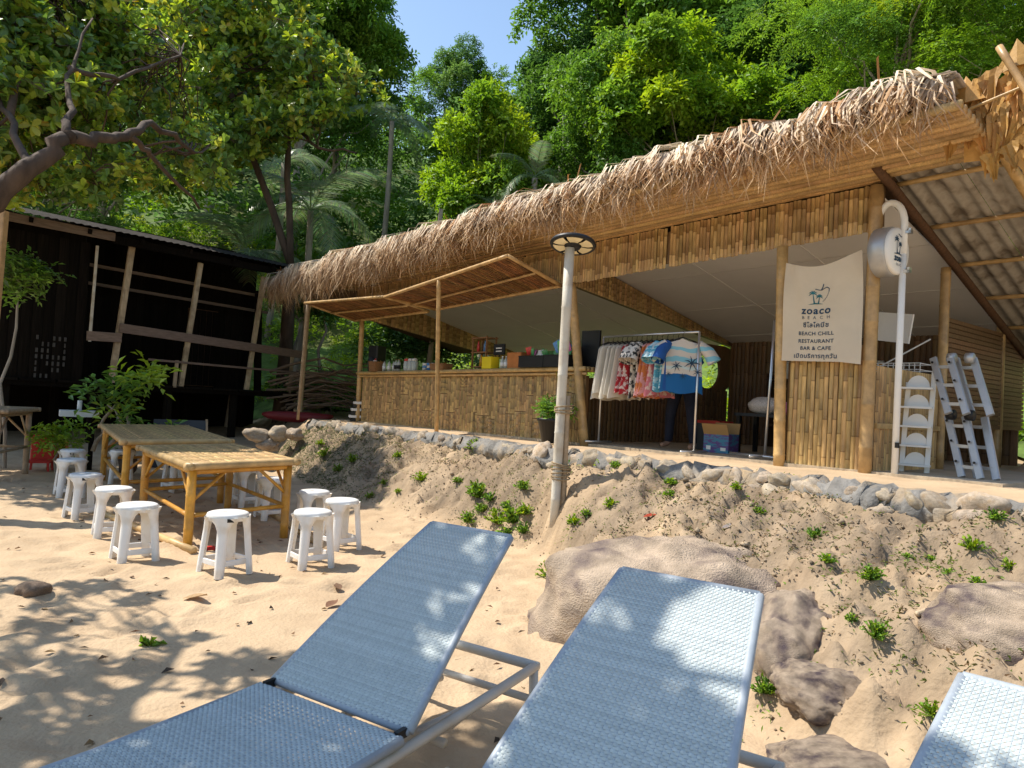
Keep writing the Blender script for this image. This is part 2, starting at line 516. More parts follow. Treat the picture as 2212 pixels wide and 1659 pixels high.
gx = axis(-9.0, 5.2, .036, 420)
gy = axis(1.0, 15.5, .036, 420)
X, Y = np.meshgrid(gx, gy)
Z, S, Q = terrain(X, Y)
foot_r = np.random.default_rng(5)
for i in range(420):                                  # footprints and scuffs in the loose sand
    fx, fy = foot_r.uniform(-7.5, 1.2), foot_r.uniform(1.2, 10.5)
    a, b, th = foot_r.uniform(.09, .17), foot_r.uniform(.05, .08), foot_r.uniform(0, 3.14)
    dp = foot_r.uniform(.012, .032)
    ix = np.searchsorted(gx, [fx - .4, fx + .4]); iy = np.searchsorted(gy, [fy - .4, fy + .4])
    sl = (slice(iy[0], iy[1]), slice(ix[0], ix[1]))
    dx, dy = X[sl] - fx, Y[sl] - fy
    u = (dx * math.cos(th) + dy * math.sin(th)) / a; v = (-dx * math.sin(th) + dy * math.cos(th)) / b
    r2 = u * u + v * v
    Z[sl] += np.clip(1 - S[sl] * 8, 0, 1) * dp * (-np.exp(-r2) + .55 * np.exp(-(np.sqrt(r2) - 1.6) ** 2 * 4))
cols = np.ones((*X.shape, 3))
bankw = np.clip(np.minimum(S * 5, (1.05 - S) * 12), 0, 1)[..., None]
soilmix = np.clip(.5 + 1.6 * fbm(X, Y, 1.1, 3, 77), 0, 1)[..., None]
soil = np.array([.50, .51, .54]) * soilmix + np.array([.80, .80, .80]) * (1 - soilmix)
soil = soil * (1 + .5 * fbm(X, Y, 9, 3, 63))[..., None].clip(.6, 1.3)
cols = cols * (1 - bankw) + soil * bankw
hillw = np.clip(Q / 1.0, 0, 1)[..., None]
cols = cols * (1 - hillw) + np.array([.25, .4, .2]) * hillw
ny, nx = X.shape
idx = np.arange(nx * ny).reshape(ny, nx)
Fq = np.stack([idx[:-1, :-1], idx[:-1, 1:], idx[1:, 1:], idx[1:, :-1]], -1).reshape(-1, 4)
me = mesh_np('ground', np.stack([X, Y, Z], -1).reshape(-1, 3), Fq, cols.reshape(-1, 3), MAT['sand'], True)
ground = link('ground', me); tag(ground, kind='structure')

hx = np.arange(-70, 60, .8); hy = np.arange(4, 90, .8)
HX, HY = np.meshgrid(hx, hy)
HZ, HS, HQ = terrain(HX, HY, False)
HZ = HZ + .06 + .35 * fbm(HX, HY, .4, 3, 55) * np.clip(HQ / 2, 0, 1)
idx = np.arange(HX.size).reshape(HX.shape)
Fq = np.stack([idx[:-1, :-1], idx[:-1, 1:], idx[1:, 1:], idx[1:, :-1]], -1).reshape(-1, 4)
Fq = Fq[HQ.ravel()[Fq].min(1) > .05]
used = np.unique(Fq); rm = -np.ones(HX.size, int); rm[used] = np.arange(len(used))
HV = np.stack([HX, HY, HZ], -1).reshape(-1, 3)[used]
me = mesh_np('hillside', HV, rm[Fq], np.ones((len(used), 3)), MAT['hill'], True)
tag(link('hillside', me), kind='structure')

# ------------------------------------------------------------------ foliage
def norm(a):
    return a / np.maximum(np.linalg.norm(a, axis=-1, keepdims=True), 1e-9)

def leaves(pos, d, n, ln, wd, col, fold=.25, droop=.15):
    """diamond leaves (two triangles, folded along the midrib)"""
    d = norm(d)
    n = n - (n * d).sum(-1, keepdims=True) * d
    n = norm(n)
    s = np.cross(d, n)
    ln = ln[:, None]; wd = wd[:, None]
    base = pos
    tip = pos + d * ln - n * ln * droop
    mid = pos + d * ln * .55
    a = mid + s * wd * .5 + n * wd * fold
    b = mid - s * wd * .5 + n * wd * fold
    N = len(pos)
    V = np.stack([base, a, tip, b], 1).reshape(-1, 3)
    i = np.arange(N)[:, None] * 4
    T = np.concatenate([i + np.array([[0, 1, 2]]), i + np.array([[0, 2, 3]])], 1).reshape(-1, 3)
    C = np.repeat(col, 4, 0)
    return V, T, C

def leaves6(pos, d, n, ln, wd, col):
    """rounded leaves, six-sided and cupped (four triangles)"""
    d = norm(d); n = norm(n - (n * d).sum(-1, keepdims=True) * d); s = np.cross(d, n)
    ln = ln[:, None]; wd = wd[:, None]
    P = lambda t, w, h: pos + d * ln * t + s * wd * w + n * ln * h
    V = np.stack([P(0, 0, 0), P(.45, .42, .05), P(.82, .40, .0), P(1, 0, -.12), P(.82, -.40, .0), P(.45, -.42, .05)], 1).reshape(-1, 3)
    N = len(pos); i = np.arange(N)[:, None] * 6
    T = np.concatenate([i + np.array([[0, 1, 2]]), i + np.array([[0, 2, 3]]), i + np.array([[0, 3, 4]]), i + np.array([[0, 4, 5]])], 1).reshape(-1, 3)
    return V, T, np.repeat(col, 6, 0)

def spray_leaves(R, centers, radii, n_spray, k, ln, wd, pal, flat=.65, spread=1.0, droop=.25, bright=None, jitter=.18):
    """clumps of leafy sprays: each spray carries k leaves along a short twig"""
    nc = len(centers)
    ci = R.integers(0, nc, n_spray)
    u = norm(R.normal(size=(n_spray, 3)))
    u[:, 2] = np.where(u[:, 2] < -.25, -u[:, 2], u[:, 2])
    rr = radii[ci] * (.45 + .6 * R.random(n_spray) ** .6)
    p0 = centers[ci] + u * rr[:, None] * np.array([1, 1, flat])
    ax = norm(u * .8 + R.normal(size=(n_spray, 3)) * .55 + np.array([0, 0, -.15]))
    L = ln * k * .33 * R.uniform(.7, 1.3, n_spray)
    t = (np.arange(k) + .5) / k
    pos = p0[:, None, :] + ax[:, None, :] * (L[:, None] * t)[..., None]
    pos[..., 2] -= (L[:, None] * t ** 2) * droop
    side = norm(np.cross(ax, norm(np.array([0, 0, 1.0]) + R.normal(size=(n_spray, 3)) * .3)))
    sg = np.where(np.arange(k) % 2 == 0, 1, -1)[None, :, None]
    d = ax[:, None, :] * .6 + side[:, None, :] * sg * .9 * spread + R.normal(size=(n_spray, k, 3)) * .25
    n = np.array([0, 0, 1.0]) + u[:, None, :] * .5 + R.normal(size=(n_spray, k, 3)) * .35
    pal = np.array(pal)
    cb = pal[R.integers(0, len(pal), nc)][ci]
    cb = cb * (1 + R.normal(size=(n_spray, 1)) * jitter).clip(.5, 1.6)
    c = np.repeat(cb[:, None, :], k, 1) * (1 + R.normal(size=(n_spray, k, 1)) * .12).clip(.6, 1.5)
    N = n_spray * k
    return leaves(pos.reshape(N, 3), d.reshape(N, 3), n.reshape(N, 3), ln * R.uniform(.7, 1.25, N), wd * R.uniform(.75, 1.2, N), c.reshape(N, 3))

def limb(mb, p0, p1, r0, r1, R, wob=.12, n=6, sides=6):
    p0, p1 = Vector(p0), Vector(p1)
    L = (p1 - p0).length
    pts, rs = [], []
    for i in range(n + 1):
        k = i / n
        w = math.sin(PI * k) * L * wob
        pts.append(p0.lerp(p1, k) + Vector((R.normal(), R.normal(), R.normal())) * w * .5 + Vector((0, 0, math.sin(PI * k) * L * .08)))
        rs.append(r0 + (r1 - r0) * k)
    pts[0], pts[-1] = p0, p1
    mb.tube(pts, rs, sides, False)
    return pts

G_DARK = [(0.065, 0.145, 0.032), (0.087, 0.189, 0.036), (0.123, 0.232, 0.043), (0.072, 0.167, 0.046)]
G_MID = [(0.115, 0.243, 0.041), (0.149, 0.297, 0.043), (0.189, 0.338, 0.049), (0.101, 0.216, 0.041)]
G_LIGHT = [(0.204, 0.36, 0.042), (0.252, 0.408, 0.046), (0.18, 0.336, 0.043), (0.3, 0.432, 0.048)]
G_BLUE = [(0.098, 0.203, 0.063), (0.126, 0.245, 0.073), (0.154, 0.28, 0.073)]
G_YELLOW = [(0.253, 0.363, 0.031), (0.319, 0.418, 0.033), (0.198, 0.33, 0.033)]

def make_tree_meshes(seed, R_, H, trunk_r, nclump, nspray, k, ln, wd, pal, crown_z=.62, flat=.8, clump_r=(.2, .34), spread=1.0, droop=.25, bark='bark_pale', lean=0.0):
    R = np.random.default_rng(seed)
    mb = MB()
    top = Vector((lean * R_, R.normal() * .05 * H, H * crown_z))
    tp = limb(mb, (0, 0, -1.0), top, trunk_r, trunk_r * .45, R, .03, 8, 8)
    cz = H * crown_z + (H - H * crown_z) * .25
    cent = []
    while len(cent) < nclump:
        u = R.normal(size=3); u /= np.linalg.norm(u)
        if u[2] < -.75: continue
        rr = R.uniform(.5, .92) if R.random() < .8 else R.uniform(.1, .5)
        hh = (H - cz) * .95 if u[2] > 0 else (cz - H * .16) * .95
        cent.append((u[0] * rr * R_ + lean * R_, u[1] * rr * R_, cz + u[2] * rr * hh))
    cent = np.array(cent)
    for c in cent[:: 2]:
        kz = min(.98, max(.35, (c[2] - .25 * H) / (H * crown_z)))
        b = tp[int(kz * 8)]
        limb(mb, b, c, trunk_r * .32, trunk_r * .06, R, .1, 5, 5)
    radii = R.uniform(clump_r[0], clump_r[1], nclump) * R_
    V, T, C = spray_leaves(R, cent, radii, nspray, k, ln, wd, pal, flat, spread, droop)
    tm = mb.mesh('trunk', True); tm.materials.append(MAT[bark])
    cm = mesh_np('crown', V, T, C, MAT['leaf'])
    return tm, cm

def place_tree(ms, name, label, loc, rz, sc, cat='tree', group=None):
    o = thing(name, label, cat, loc, rz, group)
    a = link('trunk', ms[0], o); b = link('crown', ms[1], o)
    a.scale = sc; b.scale = sc
    return o

TREES = {
    'broad': make_tree_meshes(1, 4.2, 11, .22, 34, 5200, 6, .26, .12, G_MID, .55),
    'dark': make_tree_meshes(2, 3.8, 12, .24, 34, 5200, 6, .24, .11, G_DARK + G_MID[:1], .5),
    'blue': make_tree_meshes(3, 4.0, 12, .2, 40, 5600, 6, .20, .09, G_BLUE + G_MID[:2], .5, clump_r=(.16, .3)),
    'light': make_tree_meshes(4, 3.0, 8, .12, 30, 4600, 6, .20, .10, G_LIGHT + G_MID[2:3], .5, clump_r=(.16, .3)),
    'feather': make_tree_meshes(5, 4.6, 10, .18, 40, 5200, 12, .13, .045, G_LIGHT + G_MID, .6, .55, (.16, .3), 1.3, .5),
    'vine': make_tree_meshes(6, 2.6, 12, .2, 36, 4600, 6, .22, .12, G_MID + G_LIGHT[:2], .45, 1.1, (.2, .36)),
}
# (kind, px, py of the crown centre, distance, metres from ground to crown centre ~ scale, spin, name, label)
FOREST = [
    ('blue', 735, 170, 37, 1.05, 0.3, 'forest_tree', 'tall bluish-green forest tree bordering the gap of sky on its left'),
    ('broad', 660, 110, 33, 1.0, 1.1, 'forest_tree', 'broad green forest tree behind the seaside tree and left of the tall bluish one'),
    ('dark', 1290, 130, 31, 1.05, 2.0, 'forest_tree', 'large dark green forest tree bordering the gap of sky on its right'),
    ('vine', 1440, 60, 27, 1.0, 2.6, 'forest_tree', 'vine-hung forest tree rising out of the top edge behind the thatched roof'),
    ('light', 1040, 392, 25, .82, .4, 'forest_tree', 'light yellow-green young tree just above the left half of the thatched roof'),
    ('light', 1500, 240, 22, .95, 3.4, 'forest_tree', 'bright lime-green small tree above the middle of the thatched roof'),
    ('dark', 1690, 150, 24, .9, 4.4, 'forest_tree', 'dark green tree between the lime-green tree and the feathery tree'),
    ('feather', 1960, 70, 17, .72, 5.0, 'feathery_tree', 'feathery light green tree behind the high right end of the roof'),
    ('feather', 2250, 100, 16, .70, 1.9, 'feathery_tree', 'feathery green tree cut by the right edge above the dry leaf panel'),
    ('broad', 480, 60, 36, 1.15, 2.9, 'forest_tree', 'green tree with spreading crown high above the old wooden house'),
    ('blue', 140, 380, 22, .62, 1.9, 'forest_tree', 'leafy tree behind the left end of the old house roof'),
    ('blue', 1180, 300, 36, .8, 5.1, 'forest_tree', 'shaded tree standing in the dark gap of the forest'),
    ('vine', 1620, 330, 29, .62, 1.3, 'forest_tree', 'dark leafy tree low behind the crest of the roof'),
    ('broad', 1850, 230, 25, .62, 4.1, 'forest_tree', 'shaded green tree behind the feathery one near the roof crest'),
    ('blue', 985, 225, 44, .85, 2.2, 'forest_tree', 'distant tree crown low in the notch under the patch of sky'),
    ('broad', 1330, 290, 24, .60, 5.6, 'forest_tree', 'tree with a pale leaning branch above the middle of the thatch'),
    ('blue', 230, 40, 26, .9, 4.6, 'forest_tree', 'tall tree in the upper left corner behind the seaside tree'),
    ('vine', 990, 370, 33, .55, 4.6, 'forest_tree', 'olive-green bushy tree left of the yellow-green young tree'),
]
for kind, px, py, D, sc, rz, nm, lb in FOREST:
    c = at(px, py, D)
    g = tz(c.x, c.y)
    H = {'broad': 11, 'dark': 12, 'blue': 12, 'light': 8, 'feather': 10, 'vine': 12}[kind]
    h_c = (c.z - g) / .66                                # height the tree needs for its crown to sit there
    szz = max(.45, h_c / H)
    place_tree(TREES[kind], nm, lb, (c.x, c.y, g), rz, (sc, sc, szz))

def forest_mass():
    R = np.random.default_rng(99)
    C, RD = [], []
    while len(C) < 620:
        x = R.uniform(-34, 34); y = R.uniform(16, 62)
        z, s, q = terrain(np.array([x]), np.array([y]), False)
        if q[0] < 7: continue
        hgt = R.uniform(1.5, 9.5) if q[0] > 12 else R.uniform(.5, 4)
        p = Vector((x, y, z[0] + hgt))
        w = _fw.dot(p - Vector((0, 0, EYE)))
        px = 1106 + F_PX * CAM_R.dot(p - Vector((0, 0, EYE))) / w; py = 829.5 - F_PX * CAM_U.dot(p - Vector((0, 0, EYE))) / w
        if 790 < px < 1190 and py < 240: continue
        C.append(p); RD.append(R.uniform(1.2, 2.3))
    C = np.array([tuple(c) for c in C]); RD = np.array(RD)
    V, T, K = spray_leaves(R, C, RD, 26000, 5, .34, .17, G_DARK + G_BLUE + G_MID + G_LIGHT[:1], .8)
    me = mesh_np('far_forest', V, T, K, MAT['leaf'])
    o = link('far_forest', me)
    tag(o, 'dense green jungle covering the steep hillside behind the single trees', 'forest', None, 'stuff')
forest_mass()

def undergrowth():
    R = np.random.default_rng(77)
    C, RD = [], []
    while len(C) < 520:
        x = R.uniform(-22, 14); y = R.uniform(8, 36)
        z, s, q = terrain(np.array([x]), np.array([y]), False)
        if q[0] < .3 or q[0] > 12: continue
        C.append((x, y, z[0] + R.uniform(0, .5))); RD.append(R.uniform(.35, .95))
    C = np.array(C); RD = np.array(RD)
    V, T, K = spray_leaves(R, C, RD, 20000, 5, .15, .05, G_LIGHT + G_YELLOW + G_LIGHT, .45)
    o = link('undergrowth', mesh_np('undergrowth', V, T, K, MAT['leaf']))
    tag(o, 'bright green grass and weeds on the slope behind the bar and house', 'undergrowth', None, 'stuff')
undergrowth()

# bare pale trunks in the dark gap of the forest
for i, (px, pyb, pyt, D, r, lb) in enumerate([
        (1210, 420, 250, 27, .10, 'slim bare trunk leftmost in the dark gap of the forest'),
        (1262, 430, 150, 28, .13, 'thick pale bare trunk in the dark gap of the forest'),
        (1420, 380, 230, 30, .08, 'thin bare trunk in the middle of the dark forest gap'),
        (1480, 360, 240, 31, .08, 'thin bare trunk beside the lime-green tree'),
        (945, 500, 452, 20, .10, 'short dead brown stump sticking up behind the thatch')]):
    a, b = at(px, pyb, D), at(px + 8, pyt, D)
    mb = MB(); R = np.random.default_rng(i)
    g0 = tz(a.x, a.y)
    pts = limb(mb, (0, 0, g0 - a.z - .5), b - a, r, r * .6, R, .03, 8, 8)
    o = thing('bare_tree', lb, 'tree', a)
    part(o, 'trunk', mb, MAT['bark_pale'], True)
    mb2 = MB()
    if i < 4:
        for j in range(4):
            q = pts[4 + j]
            limb(mb2, q, q + Vector((R.uniform(-.9, .9), R.uniform(-.5, .5), R.uniform(.2, 1.0))), r * .3, r * .08, R, .15, 4, 5)
        part(o, 'branch', mb2, MAT['bark_pale'], True)

# palms
def frond_mesh(L, n, leaf_l, droop, seed, col):
    R = np.random.default_rng(seed)
    mb = MB(); pts = []
    for i in range(11):
        k = i / 10
        pts.append(Vector((L * k * (1 - .18 * k), 0, L * (.42 * k - droop * k * k))))
    mb.col = tuple(c * 1.2 for c in col)
    mb.tube(pts, [.03 * (1 - .85 * i / 10) for i in range(11)], 4)
    for i in range(n):
        k = .1 + .9 * i / n
        j = min(9, int(k * 10)); f = k * 10 - j
        p = pts[j].lerp(pts[j + 1], f); t = (pts[j + 1] - pts[j]).normalized()
        ll = leaf_l * (math.sin(PI * (k * .85 + .12)) * .8 + .2) * R.uniform(.85, 1.1)
        for sg in (-1, 1):
            d = (t * .55 + Vector((0, sg, 0)) * .8).normalized()
            c = tuple(v * R.uniform(.8, 1.2) for v in col)
            mb.col = c
            sag = R.uniform(.25, .5)
            q = [p, p + d * ll * .5 - Vector((0, 0, ll * sag * .22)), p + d * ll - Vector((0, 0, ll * sag))]
            w = .045
            mb.ribbon(q, [w * .7, w, .006], t)
    me = mb.mesh('frond'); me.materials.append(MAT['leaf_gloss'])
    return me
FR = [frond_mesh(3.0, 44, .75, .75, 3, (.20, .27, .15)), frond_mesh(2.7, 40, .7, .95, 4, (.16, .24, .11))]
for i, (px, py, D, nfr, s, lb) in enumerate([
        (655, 455, 21.5, 13, .85, 'palm with pale drooping fronds behind the gap between house and bar'),
        (515, 548, 20.6, 12, .85, 'low palm showing an arching frond over the eave of the old house'),
        (835, 262, 29, 8, .80, 'tall palm with thin fronds in front of the bluish-green tree'),
        (1140, 385, 23, 8, .62, 'small palm with broad pale fronds just behind the thatch crest'),
        (1050, 452, 23, 7, .50, 'short palm with pale fronds lowest behind the thatch crest'),
        (600, 352, 26, 9, .75, 'shaded palm under the bright crown beside the old house')]):
    c = at(px, py, D); g = tz(c.x, c.y)
    o = thing('palm_tree', lb, 'palm', (c.x, c.y, g))
    mb = MB(); h = c.z - g
    mb.tube([(0.25 * math.sin(k * 2), 0, -.4 + (h + .4) * k) for k in [j / 8 for j in range(9)]], [.13 - .004 * j for j in range(9)], 8)
    part(o, 'trunk', mb, MAT['bark_pale'], True)
    R = np.random.default_rng(60 + i)
    for j in range(nfr):
        f = link('frond', FR[j % 2], o, (.25 * math.sin(2), 0, h), (R.uniform(-.2, .2), R.uniform(-.9, .25), 2 * PI * j / nfr + R.uniform(-.2, .2)))
        sc = s * R.uniform(.85, 1.15); f.scale = (sc, sc, sc)

# ------------------------------------------------------------------ seaside trees with big rounded leaves (one in view, one that shades the loungers)
LEAF_PAL = np.array([(0.122, 0.227, 0.049), (0.166, 0.289, 0.053), (0.245, 0.385, 0.056), (0.367, 0.49, 0.062), (0.105, 0.193, 0.053), (0.42, 0.455, 0.07), (0.21, 0.333, 0.061)])
def rosette_leaves(R, cents, rads, per, ln, wd):
    ci = np.repeat(np.arange(len(cents)), per)
    n = len(ci)
    u = norm(R.normal(size=(n, 3)))
    p = cents[ci] + u * (rads[ci] * R.random(n) ** .4)[:, None] * np.array([1, 1, .75])
    k = 8
    pos = np.repeat(p, k, 0)
    ax = norm(u * .5 + np.array([0, 0, .8]) + R.normal(size=(n, 3)) * .35)
    axr = np.repeat(ax, k, 0)
    d = norm(R.normal(size=(n * k, 3)) + axr * .35)
    nn = axr + R.normal(size=(n * k, 3)) * .35
    c = LEAF_PAL[R.integers(0, len(LEAF_PAL), n)]
    c = np.repeat(c, k, 0) * (1 + R.normal(size=(n * k, 1)) * .2).clip(.5, 1.6)
    yel = R.random(n * k) < .02
    c[yel] = (.38, .30, .03)
    return leaves6(pos, d, nn, ln * R.uniform(.65, 1.2, n * k), wd * R.uniform(.75, 1.15, n * k), c), p

def sea_tree(name, label, base, limbs, cents, rads, per, ln, wd, seed):
    R = np.random.default_rng(seed)
    o = thing(name, label, 'tree', base)
    b = Vector(base)
    mb = MB(); nodes = []
    for pts, r0, r1 in limbs:
        pts = [Vector(p) for p in pts]
        dense = []
        for i in range(len(pts) - 1):
            for j in range(5):
                dense.append(pts[i].lerp(pts[i + 1], j / 5) + Vector((R.normal(), R.normal(), R.normal())) * .025)
        dense.append(pts[-1])
        rs = [r0 + (r1 - r0) * i / (len(dense) - 1) for i in range(len(dense))]
        mb.tube([p - b for p in dense], rs, 9, True)
        nodes += list(zip(dense, rs))
    cents = np.array([tuple(c) for c in cents]); rads = np.array(rads)
    (V, T, C), tips = rosette_leaves(R, cents, rads, per, ln, wd)
    br = MB()
    NP = np.array([tuple(p) for p, r in nodes])
    for i, c in enumerate(cents):
        j = int(np.argmin(((NP - c) ** 2).sum(1)))
        limb(br, Vector(NP[j]) - b, Vector(c) - b, min(.035, nodes[j][1] * .6), .008, R, .12, 6, 5)
        for t in tips[i * per:(i + 1) * per:3]:
            limb(br, Vector(c) - b, Vector(t) - b, .008, .003, R, .1, 3, 4)
    part(o, 'trunk', mb, MAT['bark'], True)
    part(o, 'branch', br, MAT['bark'], True)
    part(o, 'crown', mesh_np('crown', V - np.array(tuple(b)), T, C, MAT['leaf_gloss']), None)
    return o

def land(c, z0=0.0):
    h = c[2] - z0
    return c[0] + h * .644, c[1] - h * .2
R = np.random.default_rng(21)
cents, rads = [], []
tries = 0
while len(cents) < 300 and tries < 60000:
    tries += 1
    px = R.uniform(-260, 560); py = R.uniform(-160, 440); D = R.uniform(8.3, 13.5)
    lim = 430 - .25 * max(0, px - 200)
    if py > lim: continue
    if py > 330 and px < 420 and R.random() < .5: continue
    if 20 < px < 330 and 260 < py < 420 and D < 9.5: continue
    c = at(px, py, D)
    lx, ly = land(c)
    if 4.3 < ly < 9.6 and lx > -4.9: continue
    if lx > -1.9 and ly > 9: continue
    cents.append(c); rads.append(R.uniform(.35, .65))
k = 0
while k < 120:
    px = R.uniform(-150, 420); py = R.uniform(-120, 300); D = R.uniform(8.8, 11.2)
    if 40 < px < 300 and py > 205: continue
    c = at(px, py, D); lx, ly = land(c)
    if lx > -2.7 or (ly < 7.0 and lx > -4.6): continue
    cents.append(c); rads.append(R.uniform(.3, .5)); k += 1
base = Vector((-8.3, 7.7, -.2))
L0 = at(-40, 450, 7.9); L1 = at(60, 365, 8.1); L2 = at(140, 298, 8.4)
sea_tree('seaside_tree', 'big seaside tree with rounded glossy leaves and a bent brown limb at the upper left', base,
    [([base, base + Vector((.5, .05, 1.4)), Vector((-7.1, 7.8, 2.6)), L0], .26, .15),
     ([L0, L1, L2], .14, .085),
     ([L2, at(210, 300, 8.7), at(285, 290, 9.2), at(330, 265, 9.8), at(420, 330, 11)], .085, .03),
     ([at(280, 290, 9.2), at(320, 330, 9.6), at(430, 450, 11.0)], .045, .02),
     ([L2, at(155, 240, 8.8), at(150, 150, 9.4), at(200, 40, 10.2)], .055, .012),
     ([at(150, 150, 9.4), at(260, 170, 10.2), at(390, 120, 11.5)], .04, .018),
     ([L1, at(20, 250, 9.0), at(-60, 120, 9.6), at(-120, 0, 10)], .05, .015),
     ([at(20, 250, 9.0), at(60, 100, 10), at(90, -60, 10.5)], .05, .02)],
    cents, rads, 17, .15, .088, 31)

R = np.random.default_rng(23)
cents, rads = [], []
while len(cents) < 190:
    px = R.uniform(330, 800); py = R.uniform(-120, 430); D = R.uniform(17.5, 21.5)
    if py > 420 - .55 * max(0, px - 380) or (px > 640 and py < 40 + .9 * (px - 640)): continue
    if R.random() < .25 and py < 150: continue
    cents.append(at(px, py, D)); rads.append(R.uniform(.5, .95))
base = Vector((-6.6, 20.4, tz(-6.6, 20.4) - .3))
sea_tree('broadleaf_tree', 'broad-leaved tree with olive glossy crown between the old house and the thatch end', base,
    [([base, base + Vector((.1, -.2, 2.5)), Vector((-6.4, 19.8, 5.0))], .24, .15),
     ([Vector((-6.4, 19.8, 5.0)), at(520, 260, 19.5), at(470, 120, 19), at(440, -40, 19)], .11, .03),
     ([Vector((-6.4, 19.8, 5.0)), at(620, 260, 19.2), at(700, 200, 19), at(740, 190, 18.8)], .10, .03),
     ([at(520, 260, 19.5), at(420, 300, 18.6), at(350, 280, 18.2)], .06, .02),
     ([at(620, 260, 19.2), at(690, 320, 18.6), at(770, 330, 18.4)], .06, .02)],
    cents, rads, 20, .21, .115, 33)

# shade tree: it stands left of the frame; its crown throws the dappled shade on the sand and the loungers
R = np.random.default_rng(22)
cents, rads = [], []
targets = []
def shade_px(poly_fn, n, z):
    k = 0
    while k < n:
        px, py = R.uniform(-500, 2400), R.uniform(1240, 2300)
        if not poly_fn(px, py): continue
        p = atz(px, py, z); targets.append(p); k += 1
def sand_zone(px, py):
    if px > 620: return False
    edge = 1240 + max(0, px) * .10 + (60 if px > 420 else 0)
    if py < edge: return False
    if py < 1330 and px > 330: return False
    if 300 < px < 620 and 1480 < py < 1560: return False
    return py < 1760
shade_px(sand_zone, 80, 0)
for i in range(50):                                       # lounger one, seat and back
    k = R.uniform(-1.6, .92); w = R.uniform(-.05, 1.0)
    h = Vector((-.88, 2.78, .38)) + Vector((.60, -.37, 0)) * w
    f = Vector((.42, .67, .52)) * k if k > 0 else Vector((.53, .85, 0)) * k * .9
    targets.append(h + f)
for i in range(46):                                       # lower two thirds of lounger two and its left edge
    k = R.uniform(-1.7, .62); w = R.uniform(0, 1)
    h = Vector((-.11, 1.95, .38)) + Vector((.60, -.37, 0)) * w
    f = Vector((.42, .67, .52)) * k if k > 0 else Vector((.53, .85, 0)) * k * .9
    targets.append(h + f)
for k in (.75, .9, 1.0):
    targets.append(Vector((-.11, 1.95, .38)) + Vector((.42, .67, .52)) * k + Vector((.05, -.03, 0)))
for i in range(20):
    targets.append(Vector((1.05 + R.uniform(-.3, .4), 1.45 + R.uniform(-.4, .2), .55)))
for t in targets:
    h = R.uniform(3.6, 5.6)
    cents.append((t.x - .644 * h, t.y + .2 * h, t.z + h)); rads.append(R.uniform(.18, .34))
base = Vector((-5.6, .6, -.2))
sea_tree('shade_tree', 'leafy shade tree left of the picture throwing dappled shade over the sand', base,
    [([base, (-5.3, .9, 1.8), (-4.9, 1.4, 3.2)], .22, .15),
     ([(-4.9, 1.4, 3.2), (-4.4, 2.6, 4.4), (-4.9, 4.2, 5.0), (-5.2, 5.2, 5.2)], .11, .03),
     ([(-4.9, 1.4, 3.2), (-3.6, 2.2, 4.4), (-2.6, 3.0, 4.9), (-1.8, 3.4, 5.1)], .11, .03),
     ([(-3.6, 2.2, 4.4), (-2.2, 2.0, 4.9), (-1.2, 2.2, 5.2)], .07, .02),
     ([(-4.9, 1.4, 3.2), (-5.8, 3.2, 4.6), (-6.4, 4.6, 5.0)], .08, .02)],
    cents, rads, 8, .12, .075, 32)

# ------------------------------------------------------------------ the bamboo bar
bar = thing('beach_bar', 'open-fronted bamboo beach bar with a shaggy palm thatch roof', 'beach bar', BP, BRZ)

def slat_mesh(w, L, seed, t=.014, node=.30):
    """split bamboo: a shallow arc with node ridges, along z from 0 to L, facing -y"""
    rr = random.Random(seed)
    zs = [0.0]; x = node * rr.uniform(.2, 1.0)
    ridge = []
    while x < L - .03:
        zs += [x - .008, x, x + .008]; ridge.append(len(zs) - 2); x += node * rr.uniform(.85, 1.2)
    zs.append(L)
    mb = MB(); prof = [(-.5, 0), (-.32, .75), (0, 1), (.32, .75), (.5, 0)]
    rows = []
    for i, z in enumerate(zs):
        k = 1.35 if i in ridge else 1.0
        rows.append([Vector((a * w, -b * t * k, z)) for a, b in prof])
    mb.grid(rows)
    for i in range(len(zs)):
        if i in ridge or i - 1 in ridge:
            for q in range(5): mb.c[i * 5 + q] = (.42, .36, .30) if i in ridge else (.72, .68, .62)
    n = len(mb.v)
    mb.add([(-w / 2, 0, 0), (w / 2, 0, 0), (w / 2, 0, L), (-w / 2, 0, L)], [(0, 3, 2, 1)])
    return mb

def slat_set(w, L, n, seed, mat, name='slat'):
    out = []
    for i in range(n):
        me = slat_mesh(w, L, seed + i).mesh(name, True); me.materials.append(mat); out.append(me)
    return out

def empty_part(parent, name, loc=(0, 0, 0), rot=(0, 0, 0)):
    o = bpy.data.objects.new(name, None); o.empty_display_size = .05
    COL.objects.link(o); o.parent = parent; o.location = loc; o.rotation_euler = rot
    return o

rr = random.Random(3)
# floor slab, tilted a touch like the terrace
mb = MB()
mb.add([(-1.2, -.05, zf(-1.2) - .25), (12, -.05, zf(12) - .25), (12, 4.3, zf(12) - .25), (-1.2, 4.3, zf(-1.2) - .25),
        (-1.2, -.05, zf(-1.2) + .012), (12, -.05, zf(12) + .012), (12, 4.3, zf(12) + .012), (-1.2, 4.3, zf(-1.2) + .012)],
       [(0, 3, 2, 1), (4, 5, 6, 7), (0, 1, 5, 4), (1, 2, 6, 5), (2, 3, 7, 6), (3, 0, 4, 7)])
part(bar, 'floor', mb, MAT['cement'])

